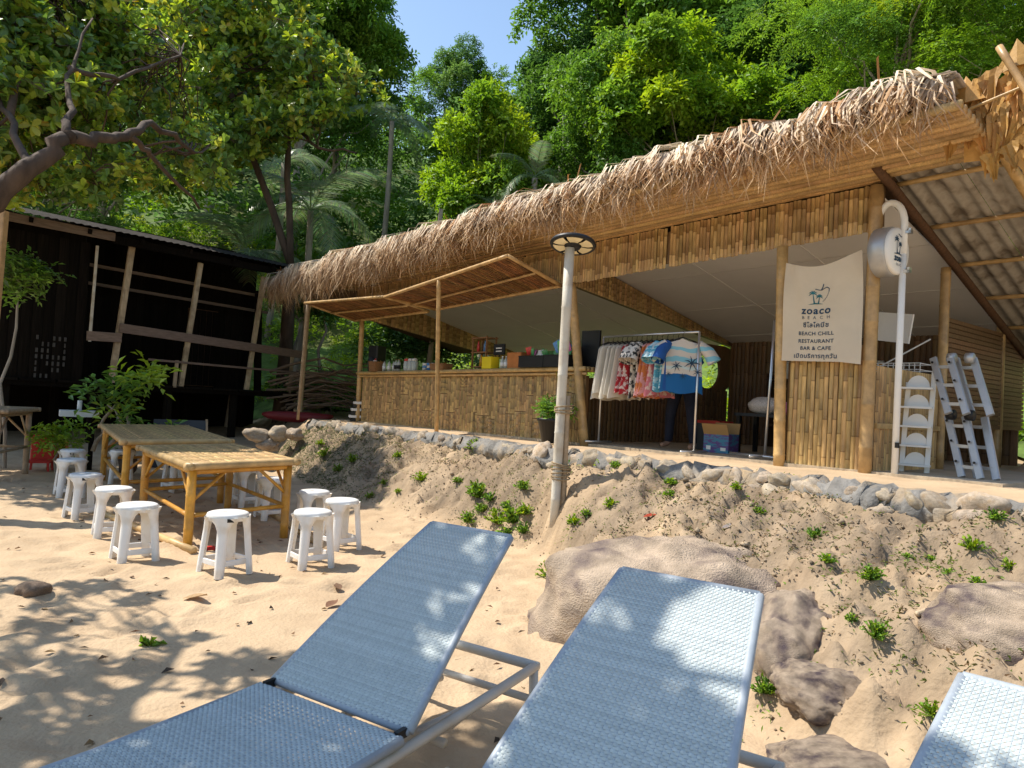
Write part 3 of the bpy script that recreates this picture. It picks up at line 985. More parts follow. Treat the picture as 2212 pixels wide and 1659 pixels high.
ZB = lambda s: 3.14 + .0205 * s            # bottom of the fascia
fas = part(bar, 'fascia', (lambda m: (m.bar((-.55, .035, 3.42), (10.9, .035, 3.61), .03, .40), m)[1])(MB()), MAT['dark_bamboo'])
SL = slat_set(.052, .60, 5, 10, MAT['slat'])
i = 0; s = -.52
while s < 10.88:
    if abs(s - 8.28) > .03:
        o = link('slat', SL[rr.randrange(5)], fas, (s, rr.uniform(-.004, .004), ZB(s) + rr.uniform(-.008, .008)), (0, rr.uniform(-.006, .006), 0))
        o.scale = (rr.uniform(.84, 1.05), 1, (3.80 - ZB(s)) / .60 + .03)
    s += .0505
# trim strip and horizontal soffit strips below the eave
mb = MB(); mb.bar((-.6, -.03, 3.835), (10.95, -.03, 3.86), .05, .05); part(bar, 'trim_strip', mb, MAT['slat'])
for j in range(11):
    k = j / 10
    d = -.06 - .86 * k; z = 3.86 + .13 * k
    mb = MB(); mb.bamboo((-.9, d, z), (11.9, d, z + .03), .040, 7, .5, j)
    part(bar, 'soffit_strip', mb, MAT['slat'], True)
# roof deck, slopes down to the back
mb = MB()
for a, b in ((-3.4, 10.95),):
    mb.add([(a, -.9, 4.12), (b, -.9, 4.12), (b, 4.6, 2.85), (a, 4.6, 2.85), (a, -.9, 4.22), (b, -.9, 4.22), (b, 4.6, 2.95), (a, 4.6, 2.95)],
           [(0, 3, 2, 1), (4, 5, 6, 7), (0, 1, 5, 4), (1, 2, 6, 5), (2, 3, 7, 6), (3, 0, 4, 7)])
part(bar, 'roof_deck', mb, MAT['thatch_core'])
# white ceiling boards with seams
CZ = lambda d: 3.74 - .235 * d
mb = MB()
mb.add([(.05, .08, CZ(.08)), (10.86, .08, CZ(.08)), (10.86, 4.1, CZ(4.1)), (.05, 4.1, CZ(4.1)), (.05, .08, CZ(.08) + .012), (10.86, .08, CZ(.08) + .012), (10.86, 4.1, CZ(4.1) + .012), (.05, 4.1, CZ(4.1) + .012)],
       [(0, 3, 2, 1), (4, 5, 6, 7), (0, 1, 5, 4), (1, 2, 6, 5), (2, 3, 7, 6), (3, 0, 4, 7)])
cl = part(bar, 'ceiling', mb, MAT['ceiling'])
for d in (1.22, 2.44, 3.66):
    m2 = MB(); m2.bar((.06, d, CZ(d) - .005), (10.85, d, CZ(d) - .005), .035, .006); part(cl, 'seam', m2, MAT['seam'])
for s in (2.5, 4.9, 8.0, 9.6):
    m2 = MB(); m2.bar((s, .1, CZ(.1) - .003), (s, 4.05, CZ(4.05) - .003), .02, .005, up=(1, 0, 0)); part(cl, 'seam', m2, MAT['seam'])
# clad ceiling beam and left gable strip
mb = MB(); mb.prism([(0, 3.27), (4.0, 2.72), (4.0, 2.79), (0, 3.72)], -.05, .05, Matrix.Rotation(PI / 2, 3, 'Z'), (6.42, .1, 0))
cb = part(bar, 'ceiling_beam', mb, MAT['dark_bamboo'])
SB = slat_set(.055, 1.0, 4, 40, MAT['slat'])
for j in range(66):
    d = .12 + j * .0585
    if d > 3.9: break
    zb = 3.27 - .1375 * d; zt = 3.72 - .2325 * d
    o = link('slat', SB[j % 4], cb, (6.49, d, zb), (0, 0, PI / 2)); o.scale = (1, 1, max(.05, zt - zb))
mb = MB(); mb.prism([(0, 3.12), (4.15, 2.50), (4.15, 2.78), (0, 3.74)], -.03, .03, Matrix.Rotation(PI / 2, 3, 'Z'), (.0, .06, 0))
gb = part(bar, 'gable_strip', mb, MAT['dark_bamboo'])
SG = slat_set(.10, 1.0, 3, 50, MAT['slat'])
for j in range(40):
    d = .1 + j * .103
    if d > 4.1: break
    zb = 3.13 - .1495 * d; zt = 3.74 - .2315 * d
    o = link('slat', SG[j % 3], gb, (.045, d, zb), (0, 0, PI / 2)); o.scale = (1, 1, max(.05, zt - zb))
# posts
for j, (s0, d0, s1, d1, zt, r) in enumerate([(-.12, -.02, -.2, -.02, 3.12, .055), (7.02, -.06, 6.55, -.04, 3.27, .065), (9.96, -.05, 9.88, -.04, 3.34, .06), (10.86, -.05, 10.86, -.04, 3.80, .062),
                                           (10.9, 3.3, 10.9, 3.3, 2.80, .05), (10.9, 1.55, 10.9, 1.55, 3.25, .05), (3.2, 3.95, 3.2, 3.95, 2.8, .045), (.0, 3.95, 0, 3.95, 2.65, .045)]):
    mb = MB(); mb.bamboo((s0, d0, zf(s0) - .05), (s1, d1, zt), r, 10, .38, j + 3); part(bar, 'post', mb, MAT['bamboo'], True)
mb = MB(); mb.bamboo((-2.6, -.35, zf(-2.6) - .1), (-2.45, -.35, 3.95), .05, 9, .38, 33); part(bar, 'post', mb, MAT['bamboo_grey'], True)
# right column panel under the banner
cp = part(bar, 'column_panel', (lambda m: (m.bar((9.98, .03, 1.57), (10.84, .03, 1.57), .03, 1.05), m)[1])(MB()), MAT['dark_bamboo'])
SC = slat_set(.05, 1.0, 6, 70, MAT['slat'])
s = 10.03
while s < 10.81:
    o = link('slat', SC[rr.randrange(6)], cp, (s, rr.uniform(-.003, .004), zf(s) + .01), (0, rr.uniform(-.006, .006), 0)); o.scale = (rr.uniform(.84, 1.06), 1, 1.22 + rr.uniform(-.02, .02))
    s += .0485
sp = part(bar, 'side_panel', (lambda m: (m.bar((10.875, .05, 1.5), (10.875, 1.5, 1.5), .02, .98), m)[1])(MB()), MAT['dark_bamboo'])
for j in range(28):
    o = link('slat', SC[j % 6], sp, (10.89, .07 + j * .0515, zf(10.9) + .01), (0, 0, PI / 2)); o.scale = (1, 1, 1.02)
mb = MB(); mb.bar((10.91, .02, 1.47), (10.91, 1.5, 1.47), .03, .05); part(sp, 'rail', mb, MAT['bamboo'])
sp2 = part(bar, 'gable_panel', (lambda m: (m.bar((10.9, 1.6, 2.1), (10.9, 4.1, 2.1), .03, 1.2), m)[1])(MB()), MAT['dark_bamboo'])
for j in range(22):
    zz = 1.52 + j * .055
    mb = MB(); mb.bar((10.925, 1.6, zz), (10.925, 4.1, zz), .02, .045); part(sp2, 'slat', mb, MAT['dark_bamboo'])
# back wall, right bay
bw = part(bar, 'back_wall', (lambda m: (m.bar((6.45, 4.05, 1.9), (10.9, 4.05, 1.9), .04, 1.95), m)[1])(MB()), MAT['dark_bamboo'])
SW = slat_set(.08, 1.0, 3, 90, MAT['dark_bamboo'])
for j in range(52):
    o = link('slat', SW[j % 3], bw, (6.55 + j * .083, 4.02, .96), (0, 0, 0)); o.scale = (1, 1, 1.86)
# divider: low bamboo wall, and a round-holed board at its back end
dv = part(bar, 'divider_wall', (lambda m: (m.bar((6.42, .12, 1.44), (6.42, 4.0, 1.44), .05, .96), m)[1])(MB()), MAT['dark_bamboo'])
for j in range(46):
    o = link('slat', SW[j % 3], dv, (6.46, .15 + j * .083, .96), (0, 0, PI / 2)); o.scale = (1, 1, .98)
mb = MB()
n = 32; cy, cz_, rh = 3.42, 2.26, .33
o0, o1 = [], []
for k in range(n):
    a = 2 * PI * k / n
    ca, sa = math.cos(a), math.sin(a)
    y, z = cy + rh * ca, cz_ + rh * sa
    t = min((.63 / abs(ca)) if abs(ca) > 1e-6 else 9, (.46 if sa > 0 else .34) / abs(sa) if abs(sa) > 1e-6 else 9)
    for x in (6.40, 6.44):
        o0.append(Vector((x, y, z))); o1.append(Vector((x, cy + ca * t, cz_ + sa * t)))
vs = o0 + o1; fs = []
for k in range(n):
    a, b = 2 * k, 2 * ((k + 1) % n)
    fs += [(a, b, 2 * n + b, 2 * n + a), (a + 1, 2 * n + a + 1, 2 * n + b + 1, b + 1), (a, a + 1, b + 1, b), (2 * n + a, 2 * n + b, 2 * n + b + 1, 2 * n + a + 1)]
mb.add(vs, fs); part(dv, 'round_window_board', mb, MAT['dark_bamboo'])
# tilted-up awning flaps of bamboo strips
def awning(parent, H0, H1, O0, O1, seed):
    H0, H1, O0, O1 = map(Vector, (H0, H1, O0, O1))
    aw = empty_part(parent, 'awning')
    rr = random.Random(seed)
    f = MB()
    for a, b in ((H0, H1), (H1, O1), (O1, O0), (O0, H0)):
        f.bamboo(a, b, .028, 7, .4, seed)
    up = Vector((0, 0, .03))
    f.bamboo(H0.lerp(O0, .5) - up, H1.lerp(O1, .5) - up, .018, 6, .4, seed + 1)
    part(aw, 'frame', f, MAT['bamboo'], True)
    n = int((H1 - H0).length / .055)
    for j in range(n):
        k = (j + .5) / n
        m = MB(); a = H0.lerp(H1, k); b = O0.lerp(O1, k)
        m.bar(a + up * rr.uniform(.2, .9), b + up * rr.uniform(.2, .9), .043 + rr.uniform(-.008, .006), .012)
        part(aw, 'slat', m, MAT['awning_slat'])
    return aw
awning(bar, (2.85, -.03, 3.15), (6.32, -.03, 3.26), (2.95, -1.15, 3.22), (6.32, -1.05, 3.53), 5)
awning(bar, (-.52, -.03, 3.13), (2.60, -.03, 3.13), (-.55, -1.2, 3.38), (2.55, -.9, 3.30), 6)
for j, (p, q) in enumerate([((4.22, -.72, zf(4.2) - .02), (4.62, -1.09, 3.37)), ((-1.05, -1.0, zf(-1) - .02), (-.45, -1.17, 3.36))]):
    mb = MB(); mb.bamboo(p, q, .035, 8, .36, 20 + j); part(bar, 'awning_prop', mb, MAT['bamboo_grey'] if j else MAT['bamboo'], True)
# lean-to of corrugated sheets at the right end, bare battens below
lt = empty_part(bar, 'side_roof')
RZ = lambda d: 3.93 - .33 * d
for j in range(2):
    mb = MB(); s0 = 10.93 + .6 * j; rows = []
    for a in range(0, 49):
        s = s0 + a * .0125
        rows.append([Vector((s, d, RZ(d) + .022 * math.sin(a * 2 * PI / 12) + .008 * j)) for d in (-.34, 1.2, 2.6, 4.3)])
    mb.grid(rows); part(lt, 'corrugated_sheet', mb, MAT['corrugated'], True)
for j, d in enumerate((.15, .95, 1.75, 2.55, 3.35)):
    mb = MB(); mb.bamboo((10.9, d, RZ(d) - .05), (12.05, d, RZ(d) - .05), .025, 7, .4, j); part(lt, 'batten', mb, MAT['bamboo'], True)
for j, s in enumerate((10.96, 11.93)):
    mb = MB(); mb.bamboo((s, -.30, RZ(-.30) - .12), (s, 4.3, RZ(4.3) - .12), .045, 8, .4, 50 + j); part(lt, 'rafter', mb, MAT['bamboo'] if j else MAT['old_door'], True)
# dry leaf gable at the far right end
gl = empty_part(bar, 'leaf_gable')
def palm_leaf_panel(w, h, seed):
    r2 = random.Random(seed); mb = MB()
    for f, sg in ((0, -1), (1, 1)):
        rows = []
        for i in range(6):
            k = i / 5
            ww = w * (.5 - .44 * k) * (1 + .30 * r2.uniform(-1, 1))
            rows.append([Vector((0, 0, -h * k)) + Vector((0, -.03 * math.sin(PI * k), 0)), Vector((sg * ww * .5, .035 + .02 * k, -h * k + .02)), Vector((sg * ww, .02 + .02 * r2.uniform(-1, 1), -h * k - .05 * r2.random()))])
        mb.grid(rows)
    me = mb.mesh('palm_leaf'); me.materials.append(MAT['atap']); return me
PL = [palm_leaf_panel(.27, .30, i) for i in range(4)]
GD = -.42
top_z = lambda q: 4.24 + .52 * min(1.1, max(0, q - 11.62)) 
bot_z = lambda q: 3.62 - .10 * (q - 11.8)
mb = MB(); mb.grid([[Vector((q, GD + .05, top_z(q) - .1)), Vector((q, GD + .08, bot_z(q) + .12))] for q in (11.72, 12.0, 12.4, 12.8, 13.4)])
part(gl, 'leaf_backing', mb, MAT['atap'])
for row in range(11):
    for c in range(18):
        q = 11.66 + c * .095 + (row % 2) * .065 + rr.uniform(-.03, .03)
        z = top_z(q) + .06 - row * .125 + rr.uniform(-.03, .03)
        if z - .24 < bot_z(q) - .14 or (q < 11.84 and z < 4.02): continue
        o = link('palm_leaf', PL[rr.randrange(4)], gl, (q, GD - .012 * row * 0 + rr.uniform(-.03, .01), z), (rr.uniform(-.10, .30), rr.uniform(-.35, .35), rr.uniform(-.35, .35)))
        k = rr.uniform(.6, .95); o.scale = (k * .8, k * .6, k * 1.15)
for j, (p, q) in enumerate([((12.02, GD - .14, 4.56), (12.42, GD - .14, 3.72)), ((12.25, GD - .1, 3.82), (13.4, GD - .1, 3.86)), ((11.7, GD - .07, 4.12), (13.3, GD - .07, 4.42))]):
    mb = MB(); mb.bamboo(p, q, .028 if j < 2 else .013, 8, .4, 80 + j); part(gl, 'gable_pole', mb, MAT['bamboo'], True)
for j in range(3):
    mb = MB(); q = 11.74 + j * .36; z = top_z(q) + .02
    mb.add([(q, GD, z + .14), (q - .10, GD - .02, z - .12), (q + .16, GD - .02, z - .10), (q + .03, GD - .08, z - .12)], [(0, 1, 3), (0, 3, 2), (0, 2, 1), (1, 2, 3)])
    part(gl, 'ridge_leaf', mb, MAT['atap'])

# thatch: dry palm strands hanging over the eave
thatch = part(bar, 'thatch', (lambda m: (m.tube([(s, -.78 + .03 * math.sin(s * 3.1), 4.16 + .03 * math.sin(s * 4.7)) for s in np.arange(-3.35, 11.75, .25)], .12, 8), m)[1])(MB()), MAT['thatch_core'], True)
def make_thatch():
    R = np.random.default_rng(5)
    mb = MB()
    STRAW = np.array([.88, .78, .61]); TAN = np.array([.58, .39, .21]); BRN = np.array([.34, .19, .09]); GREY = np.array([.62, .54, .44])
    s = -3.55
    while s < 11.74:
        left = max(0, min(1, (6 - s) / 8))
        for layer in range(4):
            s0 = s + R.uniform(-.06, .06)
            nst = int(R.integers(6, 11))
            lean0 = R.normal() * .12
            Lb = (.50 + .38 * left) * R.uniform(.60, 1.15) * (1 - .10 * layer)
            out = -.86 - .06 * layer + R.uniform(-.07, .06)
            zt = 4.30 + .05 * layer * R.random() + R.uniform(-.03, .03) + .03 * math.sin(s * 2.3) + .02 * math.sin(s * 5.1 + 1)
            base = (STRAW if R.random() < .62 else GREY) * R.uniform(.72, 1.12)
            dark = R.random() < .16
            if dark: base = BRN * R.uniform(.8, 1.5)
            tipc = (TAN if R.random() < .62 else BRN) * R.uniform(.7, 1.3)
            for i in range(nst):
                ls = lean0 + R.normal() * .11
                L = Lb * R.uniform(.5, 1.15)
                d1 = out + R.normal() * .05
                spread = (i / (nst - 1) - .5) * .13
                p0 = Vector((s0 + spread * .6, -.25 + R.uniform(-.1, .1), zt + R.uniform(-.02, .02)))
                p1 = Vector((s0 + spread * .8 + ls * .08, -.60, zt + .06 + R.uniform(-.01, .02)))
                p2 = Vector((s0 + spread + ls * .2, d1 + .08, zt - .07))
                p3 = Vector((s0 + spread * 1.3 + ls * .55, d1 - .03 + R.normal() * .03, zt - .12 - L * .5))
                curl = R.normal() * .05
                p4 = Vector((s0 + spread * 1.6 + ls * .95 + curl, d1 + R.normal() * .10, zt - .12 - L * R.uniform(.85, 1.0)))
                w = R.uniform(.014, .034)
                pts = [p0, p1, p2, p3, p4]; wd = [w * .9, w * 1.15, w, w * .62, .003]
                tw = R.normal() * .28
                n0 = len(mb.v)
                sd = Vector((math.cos(tw), math.sin(tw) * .8, R.normal() * .1)).normalized()
                mb.ribbon(pts, wd, sd)
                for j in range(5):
                    k = (0, 0, .12, .62, 1)[j]  # strand tops paler: weathered straw plus sunlight on the crest put into the colour
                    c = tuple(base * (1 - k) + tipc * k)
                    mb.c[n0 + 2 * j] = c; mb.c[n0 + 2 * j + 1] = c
        s += .062
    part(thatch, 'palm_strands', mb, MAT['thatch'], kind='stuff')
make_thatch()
R = np.random.default_rng(8)
for (s, hgt, n) in [(-3.3, .25, 5), (-2.6, .3, 6), (-1.2, .28, 6), (.6, .22, 5), (2.2, .2, 4), (4.2, .25, 5), (6.2, .3, 7), (7.0, .5, 6), (7.6, .25, 4), (8.7, .35, 5), (9.3, .25, 4), (9.9, .45, 4), (10.6, .42, 3), (11.1, .55, 5), (11.55, .25, 5), (-3.45, .1, 6)]:
    mb = MB()
    for i in range(n):
        a = Vector((s + R.normal() * .06, -.5 + R.normal() * .1, 4.30))
        tilt = R.normal() * .6 if i else .03
        h = hgt * R.uniform(.5, 1.0) if i else hgt
        b = a + Vector((tilt * h, R.normal() * .1, h * (.6 if i else 1)))
        c = b + Vector((tilt * h * .7, 0, -.05 * abs(tilt) if i else .02))
        mb.col = tuple(np.array([.40, .21, .08]) * R.uniform(.7, 1.3))
        w = .022 if hgt > .4 else .014
        mb.ribbon([a, a.lerp(b, .5) + Vector((0, 0, .02)), b, c], [w, w, w * .8, .003], (1, .25, 0))
        mb.ribbon([a, a.lerp(b, .5) + Vector((0, 0, .02)), b, c], [w * .6, w * .6, w * .5, .003], (-.2, 1, 0))
    part(thatch, 'loose_frond', mb, MAT['thatch'])

# bar counter
ct = thing('bar_counter', 'long bamboo bar counter with split-bamboo front under the awnings', 'counter', BP, BRZ)
part(ct, 'counter_body', (lambda m: (m.bar((-.08, .05, 1.38), (6.9, .05, 1.45), .05, .98), m)[1])(MB()), MAT['dark_bamboo'])
fr = empty_part(ct, 'counter_front')
SK = slat_set(.058, 1.0, 6, 110, MAT['slat_pale'])
s = -.03; k = 0; cutk = .5; run = 0
while s < 6.88:
    if run <= 0:
        cutk = rr.uniform(.22, .80); run = rr.randrange(2, 7)
    run -= 1
    z0, z1 = zf(s) + .01, 1.90 + .012 * s
    cut = z0 + (z1 - z0) * cutk
    for a, b in ((z0, cut - .007), (cut + .007, z1)):
        o = link('slat', SK[rr.randrange(6)], fr, (s, .022 + rr.uniform(-.006, .004), a), (0, 0, 0)); o.scale = (rr.uniform(.86, 1.06), 1, b - a)
    s += .0565
for j, (zz, r, d) in enumerate([(1.955, .035, -.06), (1.955, .035, .02), (1.955, .035, .10), (1.955, .035, .18), (1.89, .022, -.03)]):
    mb = MB(); mb.bamboo((-.2, d, zz), (6.95, d, zz + .075), r, 8, .42, j + 5); part(ct, 'counter_top_pole' if j < 4 else 'edge_pole', mb, MAT['bamboo'], True)

# ------------------------------------------------------------------ banner with its print
bn = thing('cloth_banner', 'cream canvas banner printed with palms and lettering hung between bamboo posts', 'banner', BP, BRZ)
def cloth(u, v, off=0.0):
    """u,v in 0..1 from the top left corner"""
    sx = 9.985 + .80 * u + (.02 * v * (1 - u)) * 0 + .055 * v * (u - .25)
    ztop = 3.14 + .05 * u - .13 * math.sin(PI * min(1, u * .93)) * (1 - .25 * u)
    zbot = 2.10 - .03 * u - .02 * max(0, u - .75) * 4
    z = ztop + (zbot - ztop) * v
    sag = math.sin(PI * u)
    y = -.125 - .035 * sag * (1 - v) ** 2 - .02 * math.sin(u * 9 + v * 4) * (1 - v) * .6 - .035 * math.exp(-((u - .22 - .25 * v) ** 2) * 60) * (1 - v) - .012 * math.sin(v * 5 + u * 3) - .05 * max(0, u - .8) * max(0, v - .85) * 10
    return Vector((sx, y - off, z))
mb = MB(); mb.grid([[cloth(i / 30, j / 36) for j in range(37)] for i in range(31)])
bc = part(bn, 'cloth', mb, MAT['cloth'], True)

def text_mesh(body, size, spacing=1.0, shear=0.0, bold=0.0):
    cu = bpy.data.curves.new('lettering', 'FONT')
    cu.body = body; cu.size = size; cu.align_x = 'CENTER'; cu.space_character = spacing; cu.shear = shear; cu.offset = bold
    cu.resolution_u = 3
    o = bpy.data.objects.new('lettering_tmp', cu); COL.objects.link(o)
    dg = bpy.context.evaluated_depsgraph_get()
    me = bpy.data.meshes.new_from_object(o.evaluated_get(dg))
    vs = [v.co.copy() for v in me.vertices]; fs = [tuple(p.vertices) for p in me.polygons]
    bpy.data.objects.remove(o); bpy.data.curves.remove(cu); bpy.data.meshes.remove(me)
    return vs, fs
def print_on(name, fn, mat, parent, items):
    mb = MB()
    for vs, fs in items:
        mb.add([fn(p) for p in vs], fs)
    return part(parent, name, mb, mat)
W_, H_ = .85, 1.08
def bmap(cx, cv):
    return lambda p: cloth(min(1, max(0, cx + p.x / W_)), min(1, max(0, cv - p.y / H_)), .004)
CX = .44
LINES = [('zoaco', .115, CX, .50, 1.16, .12, .003), ('B E A C H', .05, CX, .555, 1.45, 0, .0), ('ซีโลโคบีช', .072, CX, .64, 1.1, 0, .0015), ('BEACH CHILL', .058, CX, .725, 1.1, 0, .001),
         ('RESTAURANT', .058, CX, .805, 1.1, 0, .001), ('BAR & CAFE', .058, CX, .88, 1.1, 0, .001), ('เปิดบริการทุกวัน', .066, CX, .965, 1.1, 0, .0015)]
for body, size, cx, cv, spc, sh, bo in LINES:
    try:
        print_on('lettering', bmap(cx, cv), MAT['ink'], bc, [text_mesh(body, size, spc, sh, bo)])
    except Exception as e:
        print('text', body, e)
def stroke(pts, w):
    pts = [Vector((a, b, 0)) for a, b in pts]; vs = []; fs = []
    for i, p in enumerate(pts):
        t = (pts[min(i + 1, len(pts) - 1)] - pts[max(i - 1, 0)]).normalized(); n = Vector((-t.y, t.x, 0))
        ww = w[i] if hasattr(w, '__len__') else w
        vs += [p + n * ww / 2, p - n * ww / 2]
    for i in range(len(pts) - 1): fs.append((2 * i, 2 * i + 1, 2 * i + 3, 2 * i + 2))
    return vs, fs
def logo(sc):
    """two palms on an islet inside the outline of a fruit with a straw, about 1 unit wide"""
    a = []
    out = [(-.12, .42), (.05, .36), (.18, .34), (.28, .40), (.42, .44), (.52, .36), (.5, .2), (.42, .02), (.3, -.14), (.18, -.24)]
    den = []
    for i in range(len(out) - 1):
        for k in range(4): den.append((out[i][0] + (out[i + 1][0] - out[i][0]) * k / 4, out[i][1] + (out[i + 1][1] - out[i][1]) * k / 4))
    a.append(stroke(den, [.035 if i < 24 else .02 for i in range(len(den))]))
    a.append(stroke([(.16, .36), (.22, .46), (.27, .62)], .045))
    b = []
    for (x, y, h, l, r) in ((-.22, -.3, .5, -.06, .2), (.06, -.3, .34, .05, .16)):
        b.append(stroke([(x - l, y), (x - l * .4, y + h * .5), (x, y + h)], [.07, .04, .025]))
        for ang in (-20, 20, 65, 115, 160, 200):
            c, s = math.cos(rad(ang)), math.sin(rad(ang))
            b.append(stroke([(x, y + h), (x + c * r * .6, y + h + s * r * .6 + .02), (x + c * r, y + h + s * r - .06)], [.05, .05, .005]))
    b.append(stroke([(-.42, -.33), (-.1, -.28), (.22, -.33)], [.01, .07, .01]))
    f = lambda L: [([p * sc for p in v], fc) for v, fc in L]
    return f(a), f(b)
la, lb_ = logo(.235)
print_on('logo_outline', bmap(CX + .03, .33), MAT['ink'], bc, la)
print_on('logo_palms', bmap(CX + .03, .33), MAT['ink_teal'], bc, lb_)

# ------------------------------------------------------------------ round light-box sign on a hooked white pole
sp_loc = Bw(11.12, -.02, 0)
sg = thing('round_sign', 'round white light box sign hooked on a tall white pole', 'sign', sp_loc, BRZ)
mb = MB()
zt = 3.55
pts = [(.0, 0, 0.9), (.0, 0, 3.35)]
mb.tube(pts, .030, 10); part(sg, 'pole', mb, MAT['white_metal'], True)
mb = MB(); mb.tube([(0, 0, 3.1), (0, 0, 3.38)] + [(-.13 + .13 * math.cos(a), 0, 3.38 + .23 * math.sin(a)) for a in [PI * i / 12 for i in range(1, 12)]] + [(-.26, 0, 3.36), (-.26, 0, 3.22)], .032, 10)
part(sg, 'hook', mb, MAT['white_metal'], True)
MX = Matrix.Rotation(PI / 2, 3, 'Y')
mb = MB(); mb.lathe([(.0, -.06), (.215, -.06), (.235, -.045), (.235, .085), (.225, .10)], 40, (-.15, -.06, 3.12), MX); part(sg, 'drum', mb, MAT['alu'], True)
mb = MB(); mb.lathe([(.222, .095), (.222, .125), (.20, .14), (0, .142)], 40, (-.15, -.06, 3.12), MX); fc = part(sg, 'face', mb, MAT['white_metal'], True)
def facemap(p):
    return Vector((-.15 + .146, -.06 + p.x, 3.12 + p.y))
fa, fb = logo(.26)
up_ = lambda L: [([p + Vector((-.01, .045, 0)) for p in v], f) for v, f in L]
print_on('logo', facemap, MAT['ink'], fc, up_(fa) + up_(fb))
v_, f_ = text_mesh('zoaco', .085, 1.05, .1, .004); print_on('lettering', lambda p: facemap(p + Vector((0, -.10, 0))), MAT['ink'], fc, [(v_, f_)])
v_, f_ = text_mesh('BEACH', .035, 1.3); print_on('lettering', lambda p: facemap(p + Vector((0, -.145, 0))), MAT['ink'], fc, [(v_, f_)])
mb = MB()
for z in (3.30, 2.93): mb.box((.02, 0, z), (.10, .05, .025)); mb.box((.06, 0, z + .012), (.02, .05, .05))
part(sg, 'bracket', mb, MAT['steel'])
mb = MB(); mb.box((0.025, -.025, 1.30), (.03, .03, .05)); part(sg, 'switch_box', mb, MAT['dark'])

# ------------------------------------------------------------------ lamp pole on the bank
lp = (.51, 7.15, 0)
lamp = thing('lamp_pole', 'tall white-painted bamboo pole with a round solar lamp head', 'lamp', (lp[0], lp[1], tz(lp[0], lp[1])))
zb = tz(lp[0], lp[1])
mb = MB(); mb.bamboo((-.01, 0, -.2), (0, 0, 3.10 - zb), .047, 12, .62, 4, .05); part(lamp, 'pole', mb, MAT['white_pole'], True)
mb = MB(); mb.bamboo((.075, .03, -.2), (.06, .03, 1.25), .03, 8, .4, 5); part(lamp, 'brace_pole', mb, MAT['bamboo_grey'], True)
for j in range(9):
    z = .42 + j * .028 + (0 if j < 6 else .5)
    mb = MB()
    mb.tube([(.03 + .095 * math.cos(a), .015 + .075 * math.sin(a), z + .015 * math.sin(a + j)) for a in [2 * PI * i / 12 for i in range(13)]], .008, 5)
    part(lamp, 'rope_turn', mb, MAT['rope'], True)
hd = empty_part(lamp, 'lamp_head', (.03, 0, 3.13 - zb), (rad(-12), rad(3), 0))
mb = MB(); mb.lathe([(.02, .07), (.13, .065), (.225, .03), (.235, .005), (.228, -.012), (.205, -.012), (.205, .012), (.02, .02)], 36); part(hd, 'housing', mb, MAT['dark'], True)
mb = MB(); mb.lathe([(0, -.035), (.075, -.035), (.085, -.01), (.085, .02)], 24); part(hd, 'hub', mb, MAT['dark'], True)
for k in range(6):
    a0, a1 = 2 * PI * k / 6 + .09, 2 * PI * (k + 1) / 6 - .09
    mb = MB(); rows = []
    for i in range(7):
        a = a0 + (a1 - a0) * i / 6
        rows.append([Vector((r * math.cos(a), r * math.sin(a), z)) for r, z in ((.088, -.012), (.15, -.016), (.203, -.008))])
    mb.grid(rows); part(hd, 'lens', mb, MAT['lamp_lens'], True)

# ------------------------------------------------------------------ stone edging of the terrace
def rock_mesh(seed, n=2, squash=(1, .8, .6), rough=.22):
    import bmesh
    R = np.random.default_rng(seed)
    bm = bmesh.new(); bmesh.ops.create_icosphere(bm, subdivisions=n, radius=1.0)
    f = R.normal(size=(6, 3)); ph = R.uniform(0, 6, 6)
    for v in bm.verts:
        c = np.array(v.co)
        k = 1 + rough * sum(math.sin(float(f[i] @ c) * (1.2 + .5 * i) + ph[i]) / (1 + .5 * i) for i in range(6)) * .5
        v.co = Vector((c[0] * squash[0] * k, c[1] * squash[1] * k, c[2] * squash[2] * k))
    me = bpy.data.meshes.new('stone'); bm.to_mesh(me); bm.free()
    me.polygons.foreach_set('use_smooth', [True] * len(me.polygons))
    a = me.attributes.new('Col', 'FLOAT_COLOR', 'POINT'); a.data.foreach_set('color', [1.0] * 4 * len(me.vertices))
    return me
ES = [rock_mesh(200 + i, 3, (1, .8, .75), .42) for i in range(9)]
for e in ES: e.materials.append(MAT['stone'])
edg = thing('stone_edging', 'low edging of stones set in grey mortar along the terrace', 'stone edging', (0, 0, 0))
er = np.random.default_rng(3)
ex = -4.1
mpts = []
while ex < 5.2:
    ey = float(np.interp(ex, EDGE[:, 0], EDGE[:, 1])); ey2 = float(np.interp(ex + .1, EDGE[:, 0], EDGE[:, 1]))
    t = Vector((.1, ey2 - ey, 0)).normalized()
    sb = (ex - BP.x) * BU.x + (ey - BP.y) * BU.y
    top = .885 + .011 * sb
    mpts.append((Vector((ex, ey, top)), t))
    near = max(.35, min(1, (12 - ey) / 7))
    ln = er.uniform(.09, .20)
    for row in range((2 if er.random() < .30 else 1) if ex > .5 else (1 if er.random() < .5 else 0)):
        o = link('stone', ES[er.integers(0, 9)], edg, (ex - t.y * 0 + t.y * (.05 + .05 * row) + er.uniform(-.02, .02), ey - t.x * (.05 + .05 * row), top - .05 - row * .11 + er.uniform(-.025, .02)),
                 (er.uniform(-.7, .7), er.uniform(-.6, .6), math.atan2(t.y, t.x) + er.uniform(-.5, .5)))
        k = ln * er.uniform(.75, 1.1); o.scale = (k * .85, k * .65, k * er.uniform(.6, .95))
    ex += t.x * ln * 1.75
mb = MB()
rows = []
